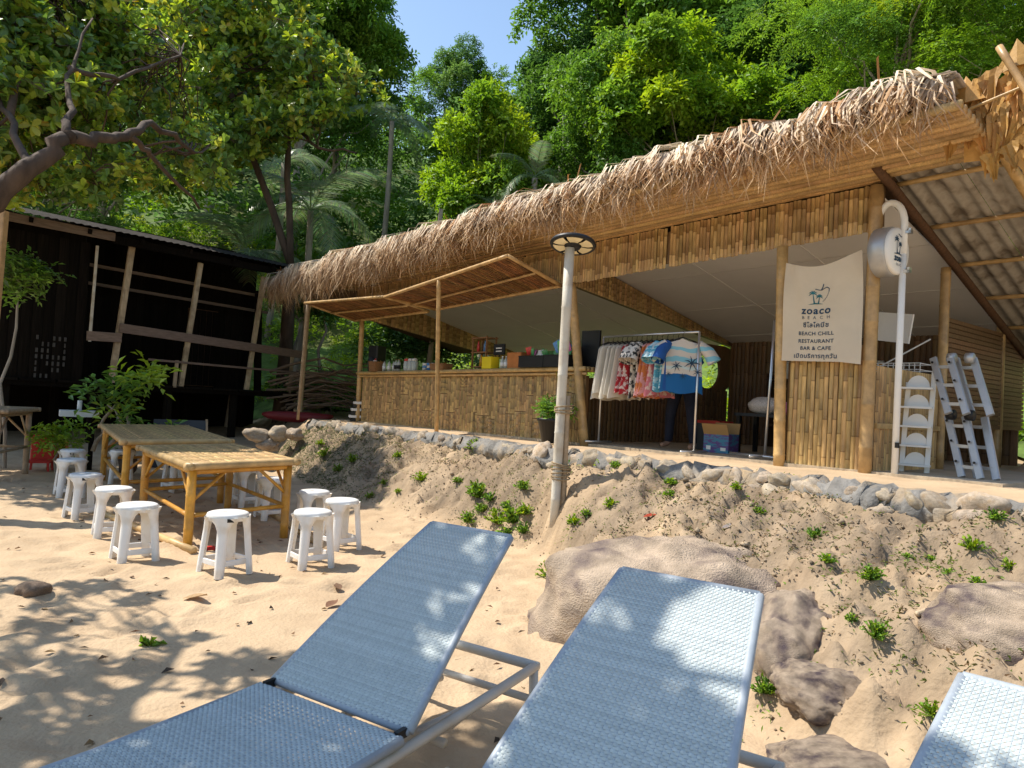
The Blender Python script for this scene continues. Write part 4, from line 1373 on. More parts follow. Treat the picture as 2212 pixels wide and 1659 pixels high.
for p, t in mpts:
    o_ = Vector((t.y, -t.x, 0))
    w = lambda a: er.uniform(-a, a)
    rows.append([p - o_ * .16 + Vector((0, 0, .0 + w(.006))), p + o_ * .03 + Vector((0, 0, .012 + w(.02))), p + o_ * (.10 + w(.03)) + Vector((0, 0, -.07 + w(.02))), p + o_ * (.13 + w(.03)) + Vector((0, 0, -.13 + w(.03))), p + o_ * .05 + Vector((0, 0, -.26))])
den = []
for i in range(len(rows) - 1):
    for k in range(6):
        den.append([a.lerp(b, k / 6) + Vector((er.normal(), er.normal(), er.normal())) * .020 for a, b in zip(rows[i], rows[i + 1])])
mb.grid(den); part(edg, 'mortar', mb, MAT['mortar'], True)

# ------------------------------------------------------------------ boulders and rocks
from mathutils import noise as mnoise
def big_rock(name, label, c, size, rz, seed, rough=.2, n=4, mat='boulder'):
    me = rock_mesh(seed, min(6, n + 1), (1, 1, 1), rough * .8); me.materials.append(MAT[mat])
    off = Vector((seed * 1.7, seed * .3, 5.0))
    S_ = Vector(size)
    for v in me.vertices:
        q = Vector((v.co.x * S_.x, v.co.y * S_.y, v.co.z * S_.z)) / max(size)
        f = mnoise.fractal(q * 2.2 + off, .75, 2.1, 7) * .12
        rdg = abs(mnoise.noise(q * 3.1 + off * 2)) 
        f -= max(0, .03 - rdg) * .6
        v.co *= 1 + f * max(size) / (max(size) * .9)
    me.update()
    o = link(name, me, None, c, (0, 0, rz), size); tag(o, label, 'rock')
    return o
big_rock('boulder', 'large flat weathered boulder lying behind the middle lounger', (1.30, 4.85, -.02), (.98, .86, .70), -.80, 301)
big_rock('boulder', 'dark cracked rock end beside the right edge of the middle lounger', (1.64, 3.98, .14), (.30, .46, .38), -.6, 318)
big_rock('rock', 'low purplish rock half buried in the soil right of the middle lounger', (1.60, 3.45, .17), (.24, .24, .13), .4, 303)
big_rock('rock', 'flat sandy purple rock lying lowest on the slope', (1.47, 3.02, .05), (.30, .22, .08), .2, 306)
big_rock('boulder', 'smooth grey-brown boulder at the right edge behind the third lounger', (2.60, 3.40, .42), (.58, .42, .30), -.9, 304)
big_rock('rock', 'round pale stone at the right end of the stone edging', (3.55, 4.62, .98), (.16, .14, .12), .2, 305, mat='stone')
for i, (px, py, z, s, lb) in enumerate([(560, 925, .55, .22, 'grey rounded rock leftmost of the heap beside the terrace end'), (600, 925, .68, .25, 'tan rock on top of the heap beside the terrace end'),
                                   (640, 925, .7, .2, 'squared tan rock nearest the terrace end'), (585, 948, .45, .2, 'flat pale rock at the foot of the heap')]):
    p = at(px, py, 13.4)
    big_rock('rock', lb, (p.x, p.y, p.z - .12), (s * 1.1, s * .8, s * .6), i * .9, 320 + i, .55, 3, 'stone')

# ------------------------------------------------------------------ weeds on the bank
def weed_mesh(seed, n=26, r=.09, h=.10, pal=G_LIGHT, ls=1.0):
    R = np.random.default_rng(seed)
    a = R.uniform(0, 2 * PI, n); el = R.uniform(.15, 1.3, n)
    d = np.stack([np.cos(a) * np.cos(el), np.sin(a) * np.cos(el), np.sin(el)], 1)
    pos = np.zeros((n, 3)) + d * R.uniform(0, r, n)[:, None]
    pos[:, 2] *= h / r
    dd = d + R.normal(size=(n, 3)) * .35
    nn = np.array([0, 0, 1.0]) + R.normal(size=(n, 3)) * .5
    c = np.array(pal)[R.integers(0, len(pal), n)] * R.uniform(.7, 1.3, (n, 1))
    V, T, C = leaves(pos, dd, nn, R.uniform(.035, .075, n) * ls, R.uniform(.030, .055, n) * ls, c)
    o_ = len(V)
    V = np.concatenate([V, [[0, 0, -.01]]]); C = np.concatenate([C, [[.08, .12, .03]]])
    i = np.arange(n) * 4
    T = np.concatenate([T, np.stack([np.full(n, o_), i, i + 1], 1)])
    return mesh_np('weed', V, T, C, MAT['leaf'])
WM = [weed_mesh(400 + i, 60 + 18 * i, .06 + .014 * i, .06 + .016 * i, (G_LIGHT + G_MID, G_YELLOW + G_LIGHT, G_MID)[i % 3], .55) for i in range(5)]
WEED_PX = [(1128, 1062), (1095, 1100), (1060, 1085), (1030, 1075), (1040, 1110), (1075, 1130), (1110, 1140), (1135, 1120), (1090, 1160), (1130, 1155), (1012, 1130), (988, 1045), (910, 1040), (1240, 1135), (1265, 1120), (1320, 1100),
           (1445, 1075), (1448, 1045), (1590, 1065), (1640, 1110), (1665, 1040), (1900, 1090), (2150, 1130), (2100, 1195), (2010, 1215), (2050, 1240), (1960, 1205), (1785, 1225), (1880, 1255), (1840, 1345), (1890, 1385), (1680, 1500), (1700, 1480), (1650, 1510),
           (2110, 1260), (1760, 1165), (2180, 1235), (2010, 1560), (860, 990), (830, 1045), (800, 1075), (1190, 1250), (860, 1065), (1300, 1010), (1330, 1012), (1030, 975), (760, 1000), (700, 985), (730, 1020), (690, 960), (1215, 1020)]
def on_ground(px, py):
    d = ray(px, py); lo, p0 = .8, Vector((0, 0, EYE))
    t = 1.0
    while t < 40:
        p = p0 + d * t
        if p.z < float(terrain(np.array([p.x]), np.array([p.y]))[0][0]): return p
        t += .03
    return None
wr = random.Random(9)
WEED_XY = []
for px, py in WEED_PX:
    p = on_ground(px, py)
    if p is None: continue
    WEED_XY.append((p.x, p.y))
    o = link('weed', WM[wr.randrange(5)], None, (p.x, p.y, tz(p.x, p.y) - .01), (0, 0, wr.uniform(0, 6.28)))
    k = wr.uniform(.75, 1.3) * (1.2 if 1000 < px < 1150 else (.62 if px > 1500 else .95)); o.scale = (k, k, k * wr.uniform(.8, 1.2))
    tag(o, 'small leafy green weed growing on the sandy bank below the bar', 'weed', 'weeds on the bank')
def bank_litter():
    R = np.random.default_rng(12)
    P = []
    while len(P) < 60000:
        x = R.uniform(-4.5, 4.2); y = R.uniform(1.2, 14.5)
        P.append((x, y))
    P = np.concatenate([np.array(P), np.stack([R.uniform(-4.6, -1.6, 14000), R.uniform(9.0, 15, 14000)], 1)])
    z, s, q = terrain(P[:, 0], P[:, 1])
    dens = np.clip(.5 + 2.2 * fbm(P[:, 0], P[:, 1], 1.4, 2, 91), 0, 1)
    left = np.clip((-1.6 - P[:, 0]) / 1.5, 0, 1)
    keep = (s > .05) & (s < .98) & (R.random(len(P)) < dens * .8 + left)
    P, z, left = P[keep], z[keep], left[keep]
    for wx, wy in WEED_XY:
        m_ = int(R.integers(5, 26)); q_ = np.array([[wx, wy]]) + R.normal(size=(m_, 2)) * R.uniform(.06, .16)
        P = np.concatenate([P, q_]); z = np.concatenate([z, terrain(q_[:, 0], q_[:, 1])[0]]); left = np.concatenate([left, np.full(m_, 1.35)])
    n = len(P); k = 3
    pos = np.repeat(np.stack([P[:, 0], P[:, 1], z + .005], 1), k, 0) + R.normal(size=(n * k, 3)) * np.array([.03, .03, .006])
    d = R.normal(size=(n * k, 3)) * np.array([1, 1, .45]) + np.array([0, 0, .25])
    nn = np.array([0, 0, 1.0]) + R.normal(size=(n * k, 3)) * .5
    dry = np.array([(.30, .22, .12), (.20, .14, .08), (.14, .13, .05), (.10, .14, .035), (.13, .17, .04)])
    c = dry[R.integers(0, 5, n * k)] * R.uniform(.7, 1.2, (n * k, 1))
    gl_ = np.repeat(left, k) > R.random(n * k)
    c[gl_] = np.where(np.repeat(left, k)[gl_][:, None] > 1.2, np.array([[.16, .25, .045]]), np.array([[.075, .115, .035]])) * R.uniform(.6, 1.4, (gl_.sum(), 1))
    V, T, C = leaves(pos, d, nn, R.uniform(.015, .04, n * k), R.uniform(.005, .015, n * k), c)
    o = link('ground_cover', mesh_np('ground_cover', V, T, C, MAT['leaf']))
    tag(o, 'dry grass bits and creeping weeds over the earth bank', 'ground cover', None, 'stuff')
bank_litter()
def clods():
    R = np.random.default_rng(18)
    n = 42000
    P = np.stack([R.uniform(-4.2, 4.2, n), R.uniform(1.0, 14, n)], 1)
    z, s, q = terrain(P[:, 0], P[:, 1])
    dens = np.clip(.55 + 2.0 * fbm(P[:, 0], P[:, 1], 1.2, 2, 95), 0, 1)
    k = (s > .02) & (s < .99) & (R.random(n) < dens)
    P, z = P[k], z[k]; n = len(P)
    r = R.uniform(.004, .016, n) * (1 + (R.random(n) < .04) * 1.5)
    base = np.array([(1, 0, 0), (0, 1, 0), (-1, 0, 0), (0, -1, 0), (0, 0, .9), (0, 0, -.6)])
    V = base[None] * (r[:, None, None] * R.uniform(.6, 1.3, (n, 6, 1)))
    a = R.uniform(0, 6.28, n); ca, sa = np.cos(a), np.sin(a)
    X_ = V[..., 0] * ca[:, None] - V[..., 1] * sa[:, None]; Y_ = V[..., 0] * sa[:, None] + V[..., 1] * ca[:, None]
    V = np.stack([X_ + P[:, :1], Y_ + P[:, 1:], V[..., 2] + z[:, None] + .002], -1).reshape(-1, 3)
    T = np.array([(0, 1, 4), (1, 2, 4), (2, 3, 4), (3, 0, 4), (1, 0, 5), (2, 1, 5), (3, 2, 5), (0, 3, 5)])
    T = (np.arange(n)[:, None, None] * 6 + T[None]).reshape(-1, 3)
    c = np.array([.62, .65, .69]) * R.uniform(.7, 1.2, (n, 1))
    o = link('soil_clods', mesh_np('soil_clods', V, T, np.repeat(c, 6, 0), MAT['sand'], True))
    tag(o, 'loose crumbs of dry earth over the bank', 'soil', None, 'stuff')
clods()
def litter():
    R = np.random.default_rng(14)
    n = 420
    x = R.uniform(-7, 1.0, n); y = R.uniform(1.6, 10, n)
    z, s, q = terrain(x, y)
    k = s < .1; x, y, z = x[k], y[k], z[k]; n = len(x)
    pos = np.stack([x, y, z + .012], 1)
    c = np.array([(.12, .06, .03), (.20, .11, .05), (.07, .05, .035), (.25, .17, .08)])[R.integers(0, 4, n)]
    V, T, C = leaves(pos, R.normal(size=(n, 3)) * np.array([1, 1, .15]), np.array([0, 0, 1.0]) + R.normal(size=(n, 3)) * .3, R.uniform(.02, .08, n), R.uniform(.01, .035, n), c)
    o = link('leaf_litter', mesh_np('leaf_litter', V, T, C, MAT['dead_leaf']))
    tag(o, 'scattered small dry leaves and bark bits on the sand', 'leaf litter', None, 'stuff')
litter()
def dry_leaf(px, py, size, col, label, rz, name='dry_leaf'):
    p = on_ground(px, py)
    mb = MB(); mb.col = col; rows = []
    for i in range(6):
        k = i / 5; w = math.sin(PI * (.06 + .9 * k)) * .5
        rows.append([Vector((k, -w * .8, .22 * w + .25 * k * k)), Vector((k, 0, .02 + .2 * k * k)), Vector((k, w * .8, .26 * w + .15 * k * k))])
    mb.grid(rows)
    o = solo(name, mb, MAT['dead_leaf'], label, 'leaf', True, (p.x, p.y, tz(p.x, p.y) + .012), rz); o.scale = (size, size * .8, size)
dry_leaf(1390, 1128, .14, (.30, .04, .015), 'dried red leaf lying at the top of the large boulder', .3)
dry_leaf(395, 1298, .16, (.40, .26, .13), 'curled pale brown leaf on the sand left of the nearest lounger', .1)
dry_leaf(705, 1318, .12, (.18, .09, .05), 'small brown leaf on the sand left of the blue backrest', 1.2)
dry_leaf(735, 1278, .10, (.16, .09, .05), 'dark crumpled leaf on the sand below the front stools', 2.2)
dry_leaf(1215, 1270, .12, (.20, .12, .07), 'thin brown leaf on the sand left of the large boulder', 2.9)
dry_leaf(1560, 1145, .18, (.24, .21, .20), 'grey curled leaf on the bank above the boulder', .2)
p = on_ground(75, 1285)
big_rock('coconut_husk', 'dark brown husk lying on the shaded sand at the left', (p.x, p.y, p.z + .03), (.10, .08, .06), .3, 340, .3, 3, 'twig')
for i, (pts, r, lb) in enumerate([([(1980, 1335), (2050, 1322), (2120, 1328)], .014, 'pale crooked stick lying on the slope left of the grey-brown boulder'),
                               ([(2160, 1295), (2212, 1305), (2260, 1318)], .012, 'straight stick lying on the slope at the right edge')]):
    mb = MB(); q = [on_ground(*a) for a in pts]; mb.tube([Vector((v.x, v.y, tz(v.x, v.y) + .015)) for v in q], r, 6)
    solo('stick', mb, MAT['old_post'], lb, 'stick', True)
# small sprout in the shaded sand
p = on_ground(325, 1400)
o = link('sprout', weed_mesh(450, 12, .06, .06, G_LIGHT), None, (p.x, p.y, tz(p.x, p.y))); tag(o, 'small green sprout growing in the shaded sand', 'plant')

# ------------------------------------------------------------------ white plastic stools
SH = .49
def stool_parts():
    out = {}
    mb = MB(); mb.lathe([(0, SH - .008), (.015, SH - .008), (.02, SH), (.140, SH), (.155, SH - .006), (.162, SH - .020), (.163, SH - .058), (.156, SH - .058), (.156, SH - .03), (0, SH - .02)], 36)
    out['seat'] = mb.mesh('seat', True)
    # a leg: wide flaring plate at the corner
    mb = MB(); rows = []
    for i in range(10):
        k = i / 9; z = (SH - .03) * (1 - k)
        w = .13 * max(0, 1 - k / .20) ** 1.5 + .088 - .018 * k
        r = .166 + .050 * k
        cur = .020 if k > .1 else .01
        rows.append([Vector((r - .03 - cur * .6, -w / 2, z)), Vector((r - cur, -w / 2, z)), Vector((r, -w * .22, z)), Vector((r, w * .22, z)), Vector((r - cur, w / 2, z)), Vector((r - .03 - cur * .6, w / 2, z))])
    mb.grid(rows)
    n = len(mb.v)
    inner = []
    rows2 = [[row[0], row[5]] for row in rows]
    mb.grid([[row[5], row[0]] for row in rows])
    out['leg'] = mb.mesh('leg', True)
    mb = MB(); r = .166 + .050 * .78; z = SH * .22
    a = rad(45)
    p, q = Vector((r * .96, 0, z)), Vector((0, r * .96, z))
    mb.bar(p, q, .014, .045, bev=.004)
    out['stretcher'] = mb.mesh('stretcher')
    for m in out.values(): m.materials.append(MAT['plastic'])
    return out
SP = stool_parts()
mb = MB(); mb.box((0, -.171, SH - .045), (.05, .004, .028)); LABEL = mb.mesh('sticker'); LABEL.materials.append(MAT['dark'])
STOOLS = [((-3.11, 6.03), .75, 'white plastic stool at the near end of the left row beside the tables', -1), ((-3.79, 6.89), .6, 'white plastic stool second from the near end of the left row', -1),
          ((-4.62, 7.81), .9, 'white plastic stool third from the near end of the left row', 1), ((-5.51, 8.99), .7, 'shaded white stool in front of the last stool of the left row', -1),
          ((-6.31, 10.31), .8, 'shaded white stool at the far end of the left row', 1), ((-2.22, 5.72), .95, 'white plastic stool standing alone before the near end of the front table', 1),
          ((-1.66, 6.17), .7, 'white plastic stool nearest the blue lounger right of the table', -1), ((-1.6, 6.99), .8, 'white plastic stool farthest right beside the front table', -1),
          ((-2.05, 7.62), .6, 'white plastic stool behind the two right-hand stools near the table corner', -1), ((-2.73, 8.32), .7, 'white stool seen behind the right front table leg', -1),
          ((-3.29, 9.05), .8, 'white stool on the far side of the front table between its legs', -1), ((-5.66, 10.44), .5, 'white stool showing under the rear table at its left end', -1),
          ((-4.64, 10.01), .9, 'white stool showing under the middle of the rear table', -1)]
for i, ((x, y), rz, lb, st) in enumerate(STOOLS):
    o = thing('plastic_stool', lb, 'stool', (x, y, tz(x, y) - .012), rz, 'white plastic stools around the bamboo tables')
    link('seat', SP['seat'], o)
    for k in range(4):
        link('leg', SP['leg'], o, None, (0, 0, PI / 4 + k * PI / 2)); link('stretcher', SP['stretcher'], o, None, (0, 0, PI / 4 + k * PI / 2))
    if st > 0: link('sticker', LABEL, o, None, (0, 0, -rz + .5))

# ------------------------------------------------------------------ bamboo tables
def bamboo_table(name, label, A, B, C, h, seed, mats=('bamboo_table', 'bamboo_top')):
    """A near left, B near right, C far left corner of the top"""
    A, B, C = Vector(A), Vector(B), Vector(C); D = B + (C - A)
    ctr = (A + B + C + D) / 4
    z0 = tz(ctr.x, ctr.y)
    o = thing(name, label, 'table', (ctr.x, ctr.y, z0))
    sub = ctr.copy(); sub.z = 0
    a, b, c, d = [Vector((p.x - ctr.x, p.y - ctr.y, 0)) for p in (A, B, C, D)]
    up = lambda p, z: Vector((p.x, p.y, z))
    ins = lambda p, k=.92: p * k
    legs = [ins(p) for p in (a, b, c, d)]
    for j, p in enumerate(legs):
        mb = MB(); mb.bamboo(up(p, -.06), up(p, h - .05), .042, 10, .3, seed + j); part(o, 'leg', mb, MAT[mats[0]], True)
    rl = [(0, 1), (2, 3), (0, 2), (1, 3)]
    for j, (m, n) in enumerate(rl):
        mb = MB(); mb.bamboo(up(legs[m], h - .075), up(legs[n], h - .075), .03, 8, .3, seed + 9 + j); part(o, 'apron', mb, MAT[mats[0]], True)
        mb = MB(); mb.bamboo(up(legs[m], h * .40), up(legs[n], h * .40), .022, 8, .3, seed + 14 + j); part(o, 'stretcher', mb, MAT[mats[0]], True)
        v = (legs[n] - legs[m]); L = v.length; v.normalize()
        for q, sgn in ((legs[m], 1), (legs[n], -1)):
            mb = MB(); mb.bamboo(up(q, h * .55), up(q + v * sgn * min(.34, L * .4), h - .09), .016, 7, .3, seed + 20 + j); part(o, 'brace', mb, MAT[mats[0]], True)
    for j, (p, q) in enumerate(((a, b), (c, d), (a, c), (b, d))):
        mb = MB(); e = (q - p).normalized() * .05; mb.bamboo(up(p, h - .02) - e, up(q, h - .02) + e, .034, 9, .3, seed + 30 + j); part(o, 'edge_pole', mb, MAT[mats[1]], True)
    v = (c - a); w = (b - a); n = int(v.length / .042)
    tp = empty_part(o, 'top')
    rr2 = random.Random(seed)
    n = int(w.length / .04)
    sl = []
    for i in range(4):
        s_ = slat_mesh(.040, 1.0, seed + 60 + i, .010, .3 / max(.3, v.length)).mesh('slat', True); s_.materials.append(MAT[mats[1]]); sl.append(s_)
    vn = v.normalized(); wn_ = w.normalized()
    for i in range(n):
        k = (i + .5) / n
        p = a + w * k
        q = link('slat', sl[i % 4], tp, up(p, h + rr2.uniform(-.003, .003)))
        zax = vn; yax = Vector((0, 0, -1)); xax = yax.cross(zax)
        q.rotation_euler = Matrix((xax, yax, zax)).transposed().to_euler()
        q.scale = (1, 1, v.length + rr2.uniform(-.02, .02))
    return o
bamboo_table('bamboo_table', 'yellow bamboo table nearest the loungers with braced legs', (-2.86, 6.42, 0), (-2.20, 7.36, 0), (-4.12, 7.98, 0), .80, 500)
bamboo_table('bamboo_table', 'weathered bamboo table standing behind the yellow one', (-4.38, 8.10, 0), (-3.55, 9.05, 0), (-6.15, 10.72, 0), .82, 540, ('bamboo_table', 'bamboo_top'))
bamboo_table('bamboo_table', 'high weathered bamboo table cut off by the left edge', (-9.0, 9.2, 0), (-7.05, 9.9, 0), (-9.35, 10.4, 0), 1.0, 580, ('bamboo_grey', 'bamboo_grey'))
for i, (p, q, lb) in enumerate([((-4.6, 8.0), (-2.75, 6.35), 'long bamboo pole lying on the sand along the left legs of the tables'), ((-1.9, 7.2), (-3.0, 8.8), 'bamboo pole lying on the sand along the right legs of the front table')]):
    mb = MB(); mb.bamboo((p[0], p[1], tz(*p) + .03), (q[0], q[1], tz(*q) + .03), .035, 8, .4, i); solo('bamboo_pole', mb, MAT['bamboo_top'], lb, 'pole', True)
mb = MB(); b_ = atz(450, 1178, 0)
p = atz(452, 1182, 0.02)
mb.box((0, 0, .015), (.09, .06, .03)); mb.box((.06, .02, .01), (.05, .05, .02)); solo('wrapper', mb, MAT['red'], 'crumpled red wrapper on the sand by the front table leg', 'litter', False, (p.x, p.y, tz(p.x, p.y)), .5)

# ------------------------------------------------------------------ woven sun loungers
def weave_mesh(L, w0, w1, pitch=.0098, warp=.0125, curve=None):
    """flat strips woven across a panel of length L (x), width w0 at x=0 and w1 at x=L, over and under lengthwise cords"""
    n = int(L / pitch)
    V, Fc, Cc = [], [], []
    R = np.random.default_rng(1)
    nw = int(max(w0, w1) / warp)
    m = nw * 2 + 1
    off = 0
    j = np.arange(m - 1)
    for i in range(n):
        x = (i + .5) * pitch; k = x / L
        w = w0 + (w1 - w0) * k
        y = np.linspace(-w / 2, w / 2, m)
        ph = (np.linspace(0, nw, m) + i % 2) * PI + .6
        sn = np.sin(ph)
        z = .0022 * sn
        c = pitch * .60
        rows = []
        for dx, dz in ((-c, -.0022), (0, .0010), (c, -.0022)):
            rows.append(np.stack([np.full(m, x + dx), y, z + dz + (curve(x + dx) if curve else 0)], 1))
        V.append(np.concatenate(rows))
        for r_ in range(2):
            Fc.append(np.stack([off + r_ * m + j, off + (r_ + 1) * m + j, off + (r_ + 1) * m + j + 1, off + r_ * m + j + 1], 1))
        Cc.append(np.full((3 * m, 3), R.uniform(.88, 1.06)))
        off += 3 * m
    me = mesh_np('woven_panel', np.concatenate(V), np.concatenate(Fc), np.concatenate(Cc), MAT['wicker'], False)
    mb = MB()
    nw = int(max(w0, w1) / .025)
    for j in range(nw + 1):
        t = (j / nw - .5)
        mb.tube([(x, t * (w0 + (w1 - w0) * x / L), (curve(x) if curve else 0) - .003) for x in np.linspace(0, L, 9)], .0035, 4)
    cords = mb.mesh('warp_cords'); cords.materials.append(MAT['wicker_cord'])
    return me, cords

def lounger(label, hinge, ang, back_len, tilt, w0, w1, seat_len):
    """hinge: centre of the hinge line on top of the seat; x axis points to the head"""
    o = thing('sun_lounger', label, 'sun lounger', (hinge[0], hinge[1], tz(hinge[0], hinge[1])), ang, 'woven sun loungers on the sand')
    hz = hinge[2] - tz(hinge[0], hinge[1])
    sm, sc_ = weave_mesh(seat_len, w0 * .97, w0, curve=lambda x: -.02 * math.sin(PI * min(1, x / seat_len)))
    seat = part(o, 'seat', sm, None, kind=None, loc=(-seat_len, 0, hz)); part(seat, 'warp_cords', sc_, None)
    bm_, bc_ = weave_mesh(back_len, w0 * .98, w1, curve=lambda x: .015 * math.sin(PI * x / back_len))
    back = part(o, 'backrest', bm_, None, loc=(.045, 0, hz), rot=(0, -tilt, 0)); part(back, 'warp_cords', bc_, None)
    mb = MB()
    pts = lambda sg: [Vector((x, sg * (w0 * .98 + (w1 - w0 * .98) * x / back_len) / 2, -.012 + .015 * math.sin(PI * x / back_len))) for x in np.linspace(0, back_len, 8)]
    l, r = pts(1), pts(-1)
    mb.tube(l, .016, 8); mb.tube(r, .016, 8); mb.tube([l[-1], r[-1]], .016, 8); mb.tube([l[0], r[0]], .014, 8)
    part(back, 'back_frame', mb, MAT['wicker_cord'], True)
    mb = MB()
    for sg in (-1, 1):
        y = sg * w0 / 2
        mb.tube([(-seat_len, y, hz - .02), (-seat_len * .5, y, hz - .035), (0, y, hz - .02)], .018, 8)
    mb.tube([(-seat_len, -w0 / 2, hz - .02), (-seat_len, w0 / 2, hz - .02)], .018, 8); mb.tube([(0, -w0 / 2, hz - .02), (0, w0 / 2, hz - .02)], .016, 8)
    part(o, 'seat_frame', mb, MAT['wicker_cord'], True)
    # base frame of cream tubes reaching out under the raised back
    W = w0 * .44; ext = .95
    for sg in (-1, 1):
        mb = MB(); y = sg * w0 / 2 * .96
        mb.tube([(-seat_len + .1, y, hz - .07), (-.02, y, hz - .07), (ext * .5, y * .98, hz - .06), (ext, y * .95, hz - .05)], .021, 9); part(o, 'side_rail', mb, MAT['frame'], True)
        for x in (-seat_len + .25, ext - .015):
            mb = MB(); mb.tube([(x, y * .95, hz - .06), (x + .02, y * .97, -.04)], .021, 9); part(o, 'leg', mb, MAT['frame'], True)
        mb = MB(); mb.tube([(-.55, y, .05), (-.1, y * .9, .07), (.35, y * .9, .10)], .018, 8); part(o, 'foot_rail', mb, MAT['frame'], True)
    mb = MB(); mb.tube([(ext, -w0 / 2 * .95, hz - .05), (ext, w0 / 2 * .95, hz - .05)], .022, 9); part(o, 'head_rail', mb, MAT['frame'], True)
    mb = MB()
    for sg in (-1, 1):
        mb.tube([(ext - .06, sg * W * .5, hz - .20), (.25, sg * W * .5, hz - .16)], .017, 8)
        mb.tube([(.30, sg * W * .5, hz - .15), (back_len * .62 * math.cos(tilt), sg * W * .5, hz + back_len * .62 * math.sin(tilt) - .03)], .015, 8)
    mb.tube([(ext - .02, -w0 / 2 * .92, hz - .19), (ext - .02, w0 / 2 * .92, hz - .19)], .018, 8)
    mb.tube([(.30, -w0 / 2 * .9, hz - .15), (.30, w0 / 2 * .9, hz - .15)], .018, 8)
    part(o, 'back_support', mb, MAT['frame'], True)
    for sg in (-1, 1):
        mb = MB(); mb.box((.022, sg * (w0 / 2 - .02), hz - .01), (.05, .018, .03)); part(o, 'hinge', mb, MAT['dark'])
    return o
LA = rad(58)
lounger('pale woven lounger with raised back nearest the tables, wholly in shade but for light spots', (-.60, 2.56, .38), LA, .95, rad(34), .70, .44, 1.25)
lounger('pale woven lounger in the middle with the top of its back in full sun', (.19, 1.76, .38), LA, .98, rad(33), .70, .49, 1.25)
lounger('pale woven lounger cut off by the lower right corner', (.875, 1.16, .365), rad(48), .98, rad(27), .70, .49, 1.20)

# ------------------------------------------------------------------ things on and inside the bar
ORD = ['first', 'second', 'third', 'fourth', 'fifth']
def bthing(name, label, cat, s, d, z=None, rz=0.0, group=None):
    return thing(name, label, cat, Bw(s, d, zf(s) + .014 if z is None else z), BRZ + rz, group)
CTZ = lambda s: 1.99 + .0105 * s
o = bthing('loudspeaker', 'tall black loudspeaker standing at the left end of the counter', 'speaker', .28, .15, CTZ(.28), .2)
mb = MB(); mb.bar((0, 0, 0), (0, 0, .56), .30, .28, bev=.03); part(o, 'cabinet', mb, MAT['dark'])
mb = MB(); mb.lathe([(0, 0), (.11, .0), (.115, .012)], 20, (0, -.145, .2), Matrix.Rotation(PI / 2, 3, 'X')); part(o, 'cone', mb, MAT['board'], True)
def cbox(name, label, cat, s, w, d_, h, mat, dd=.05, taper=1.0, group=None, extra=None):
    o = bthing(name, label, cat, s, dd, CTZ(s), 0, group)
    mb = MB(); x, y = w / 2, d_ / 2
    t = taper
    vs = [(-x, -y, 0), (x, -y, 0), (x, y, 0), (-x, y, 0), (-x * t, -y * t, h), (x * t, -y * t, h), (x * t, y * t, h), (-x * t, y * t, h)]
    mb.add(vs, [(0, 3, 2, 1), (0, 1, 5, 4), (1, 2, 6, 5), (2, 3, 7, 6), (3, 0, 4, 7)])
    mb.add([(a * .92, b * .92, c + (.01 if c == 0 else 0)) for a, b, c in vs], [(0, 1, 2, 3), (0, 4, 5, 1), (1, 5, 6, 2), (2, 6, 7, 3), (3, 7, 4, 0)])
    part(o, 'tub', mb, mat)
    mb = MB(); mb.tube([(x * t, -y * t, h), (x * t, y * t, h), (-x * t, y * t, h), (-x * t, -y * t, h), (x * t, -y * t, h)], .009, 5); part(o, 'rim', mb, mat)
    if extra:
        extra(o, x, y, h)
    return o
PK = [M('packet_%d' % i, c, .35, .3, 14, spec=.5) for i, c in enumerate([(.6, .06, .05), (.7, .35, .03), (.1, .25, .5), (.65, .62, .58), (.1, .35, .12), (.5, .12, .3)])]
def packets(n, seed, h0=.0, big=1.0):
    def f(o, x, y, h):
        r2 = random.Random(seed)
        for i in range(n):
            mb = MB(); P = []
            w, hh = .09 * big, .12 * big
            for a in range(5):
                P.append([Vector(((a / 4 - .5) * w, -.02 * math.sin(PI * a / 4) * math.sin(PI * b / 4) - .004, (b / 4) * hh)) for b in range(5)])
            mb.grid(P); mb.grid([[Vector((p.x, -p.y, p.z)) for p in row] for row in P[::-1]])
            part(o, 'packet', mb, PK[r2.randrange(6)], True, loc=(r2.uniform(-x, x) * .8, r2.uniform(-y, y) * .6, h * .55 + h0 + r2.uniform(0, .05)), rot=(r2.uniform(-.4, .4), r2.uniform(-.6, .6), r2.uniform(-.8, .8)))
    return f
cbox('basket', 'brown woven basket of packets beside the loudspeaker', 'basket', .62, .26, .22, .20, MAT['wood'], -.02, 1.12, extra=packets(4, 1))
def bottle(label, s, d, r, h, mat, capmat, group, dark_label=None):
    o = bthing('bottle', label, 'bottle', s, d, CTZ(s), 0, group)
    mb = MB(); mb.lathe([(0, 0), (r, 0), (r, h * .62), (r * .75, h * .74), (r * .34, h * .82), (r * .34, h * .95)], 12); part(o, 'body', mb, mat, True)
    mb = MB(); mb.lathe([(r * .4, h * .92), (r * .4, h), (0, h)], 10); part(o, 'cap', mb, capmat, True)
    mb = MB(); mb.lathe([(r * 1.02, h * .18), (r * 1.02, h * .5)], 12); part(o, 'label_band', mb, dark_label or MAT['plastic'], True)
GL = M('clear_bottle', (.45, .48, .45), .15, .1, 3, spec=.6)
for i in range(4):
    bottle('white-labelled sauce bottle, %s to the right of the woven basket' % ORD[i], .92 + i * .105, .0 + .05 * (i % 2), .04, .22, GL, MAT['dark'], 'sauce bottles on the counter')
for i in range(2):
    bottle('bottle with black label, %s to the right of the sauce bottles' % ORD[i], 1.38 + i * .11, .02, .045, .24, GL, MAT['wood'], 'dark-labelled bottles on the counter', MAT['dark'])
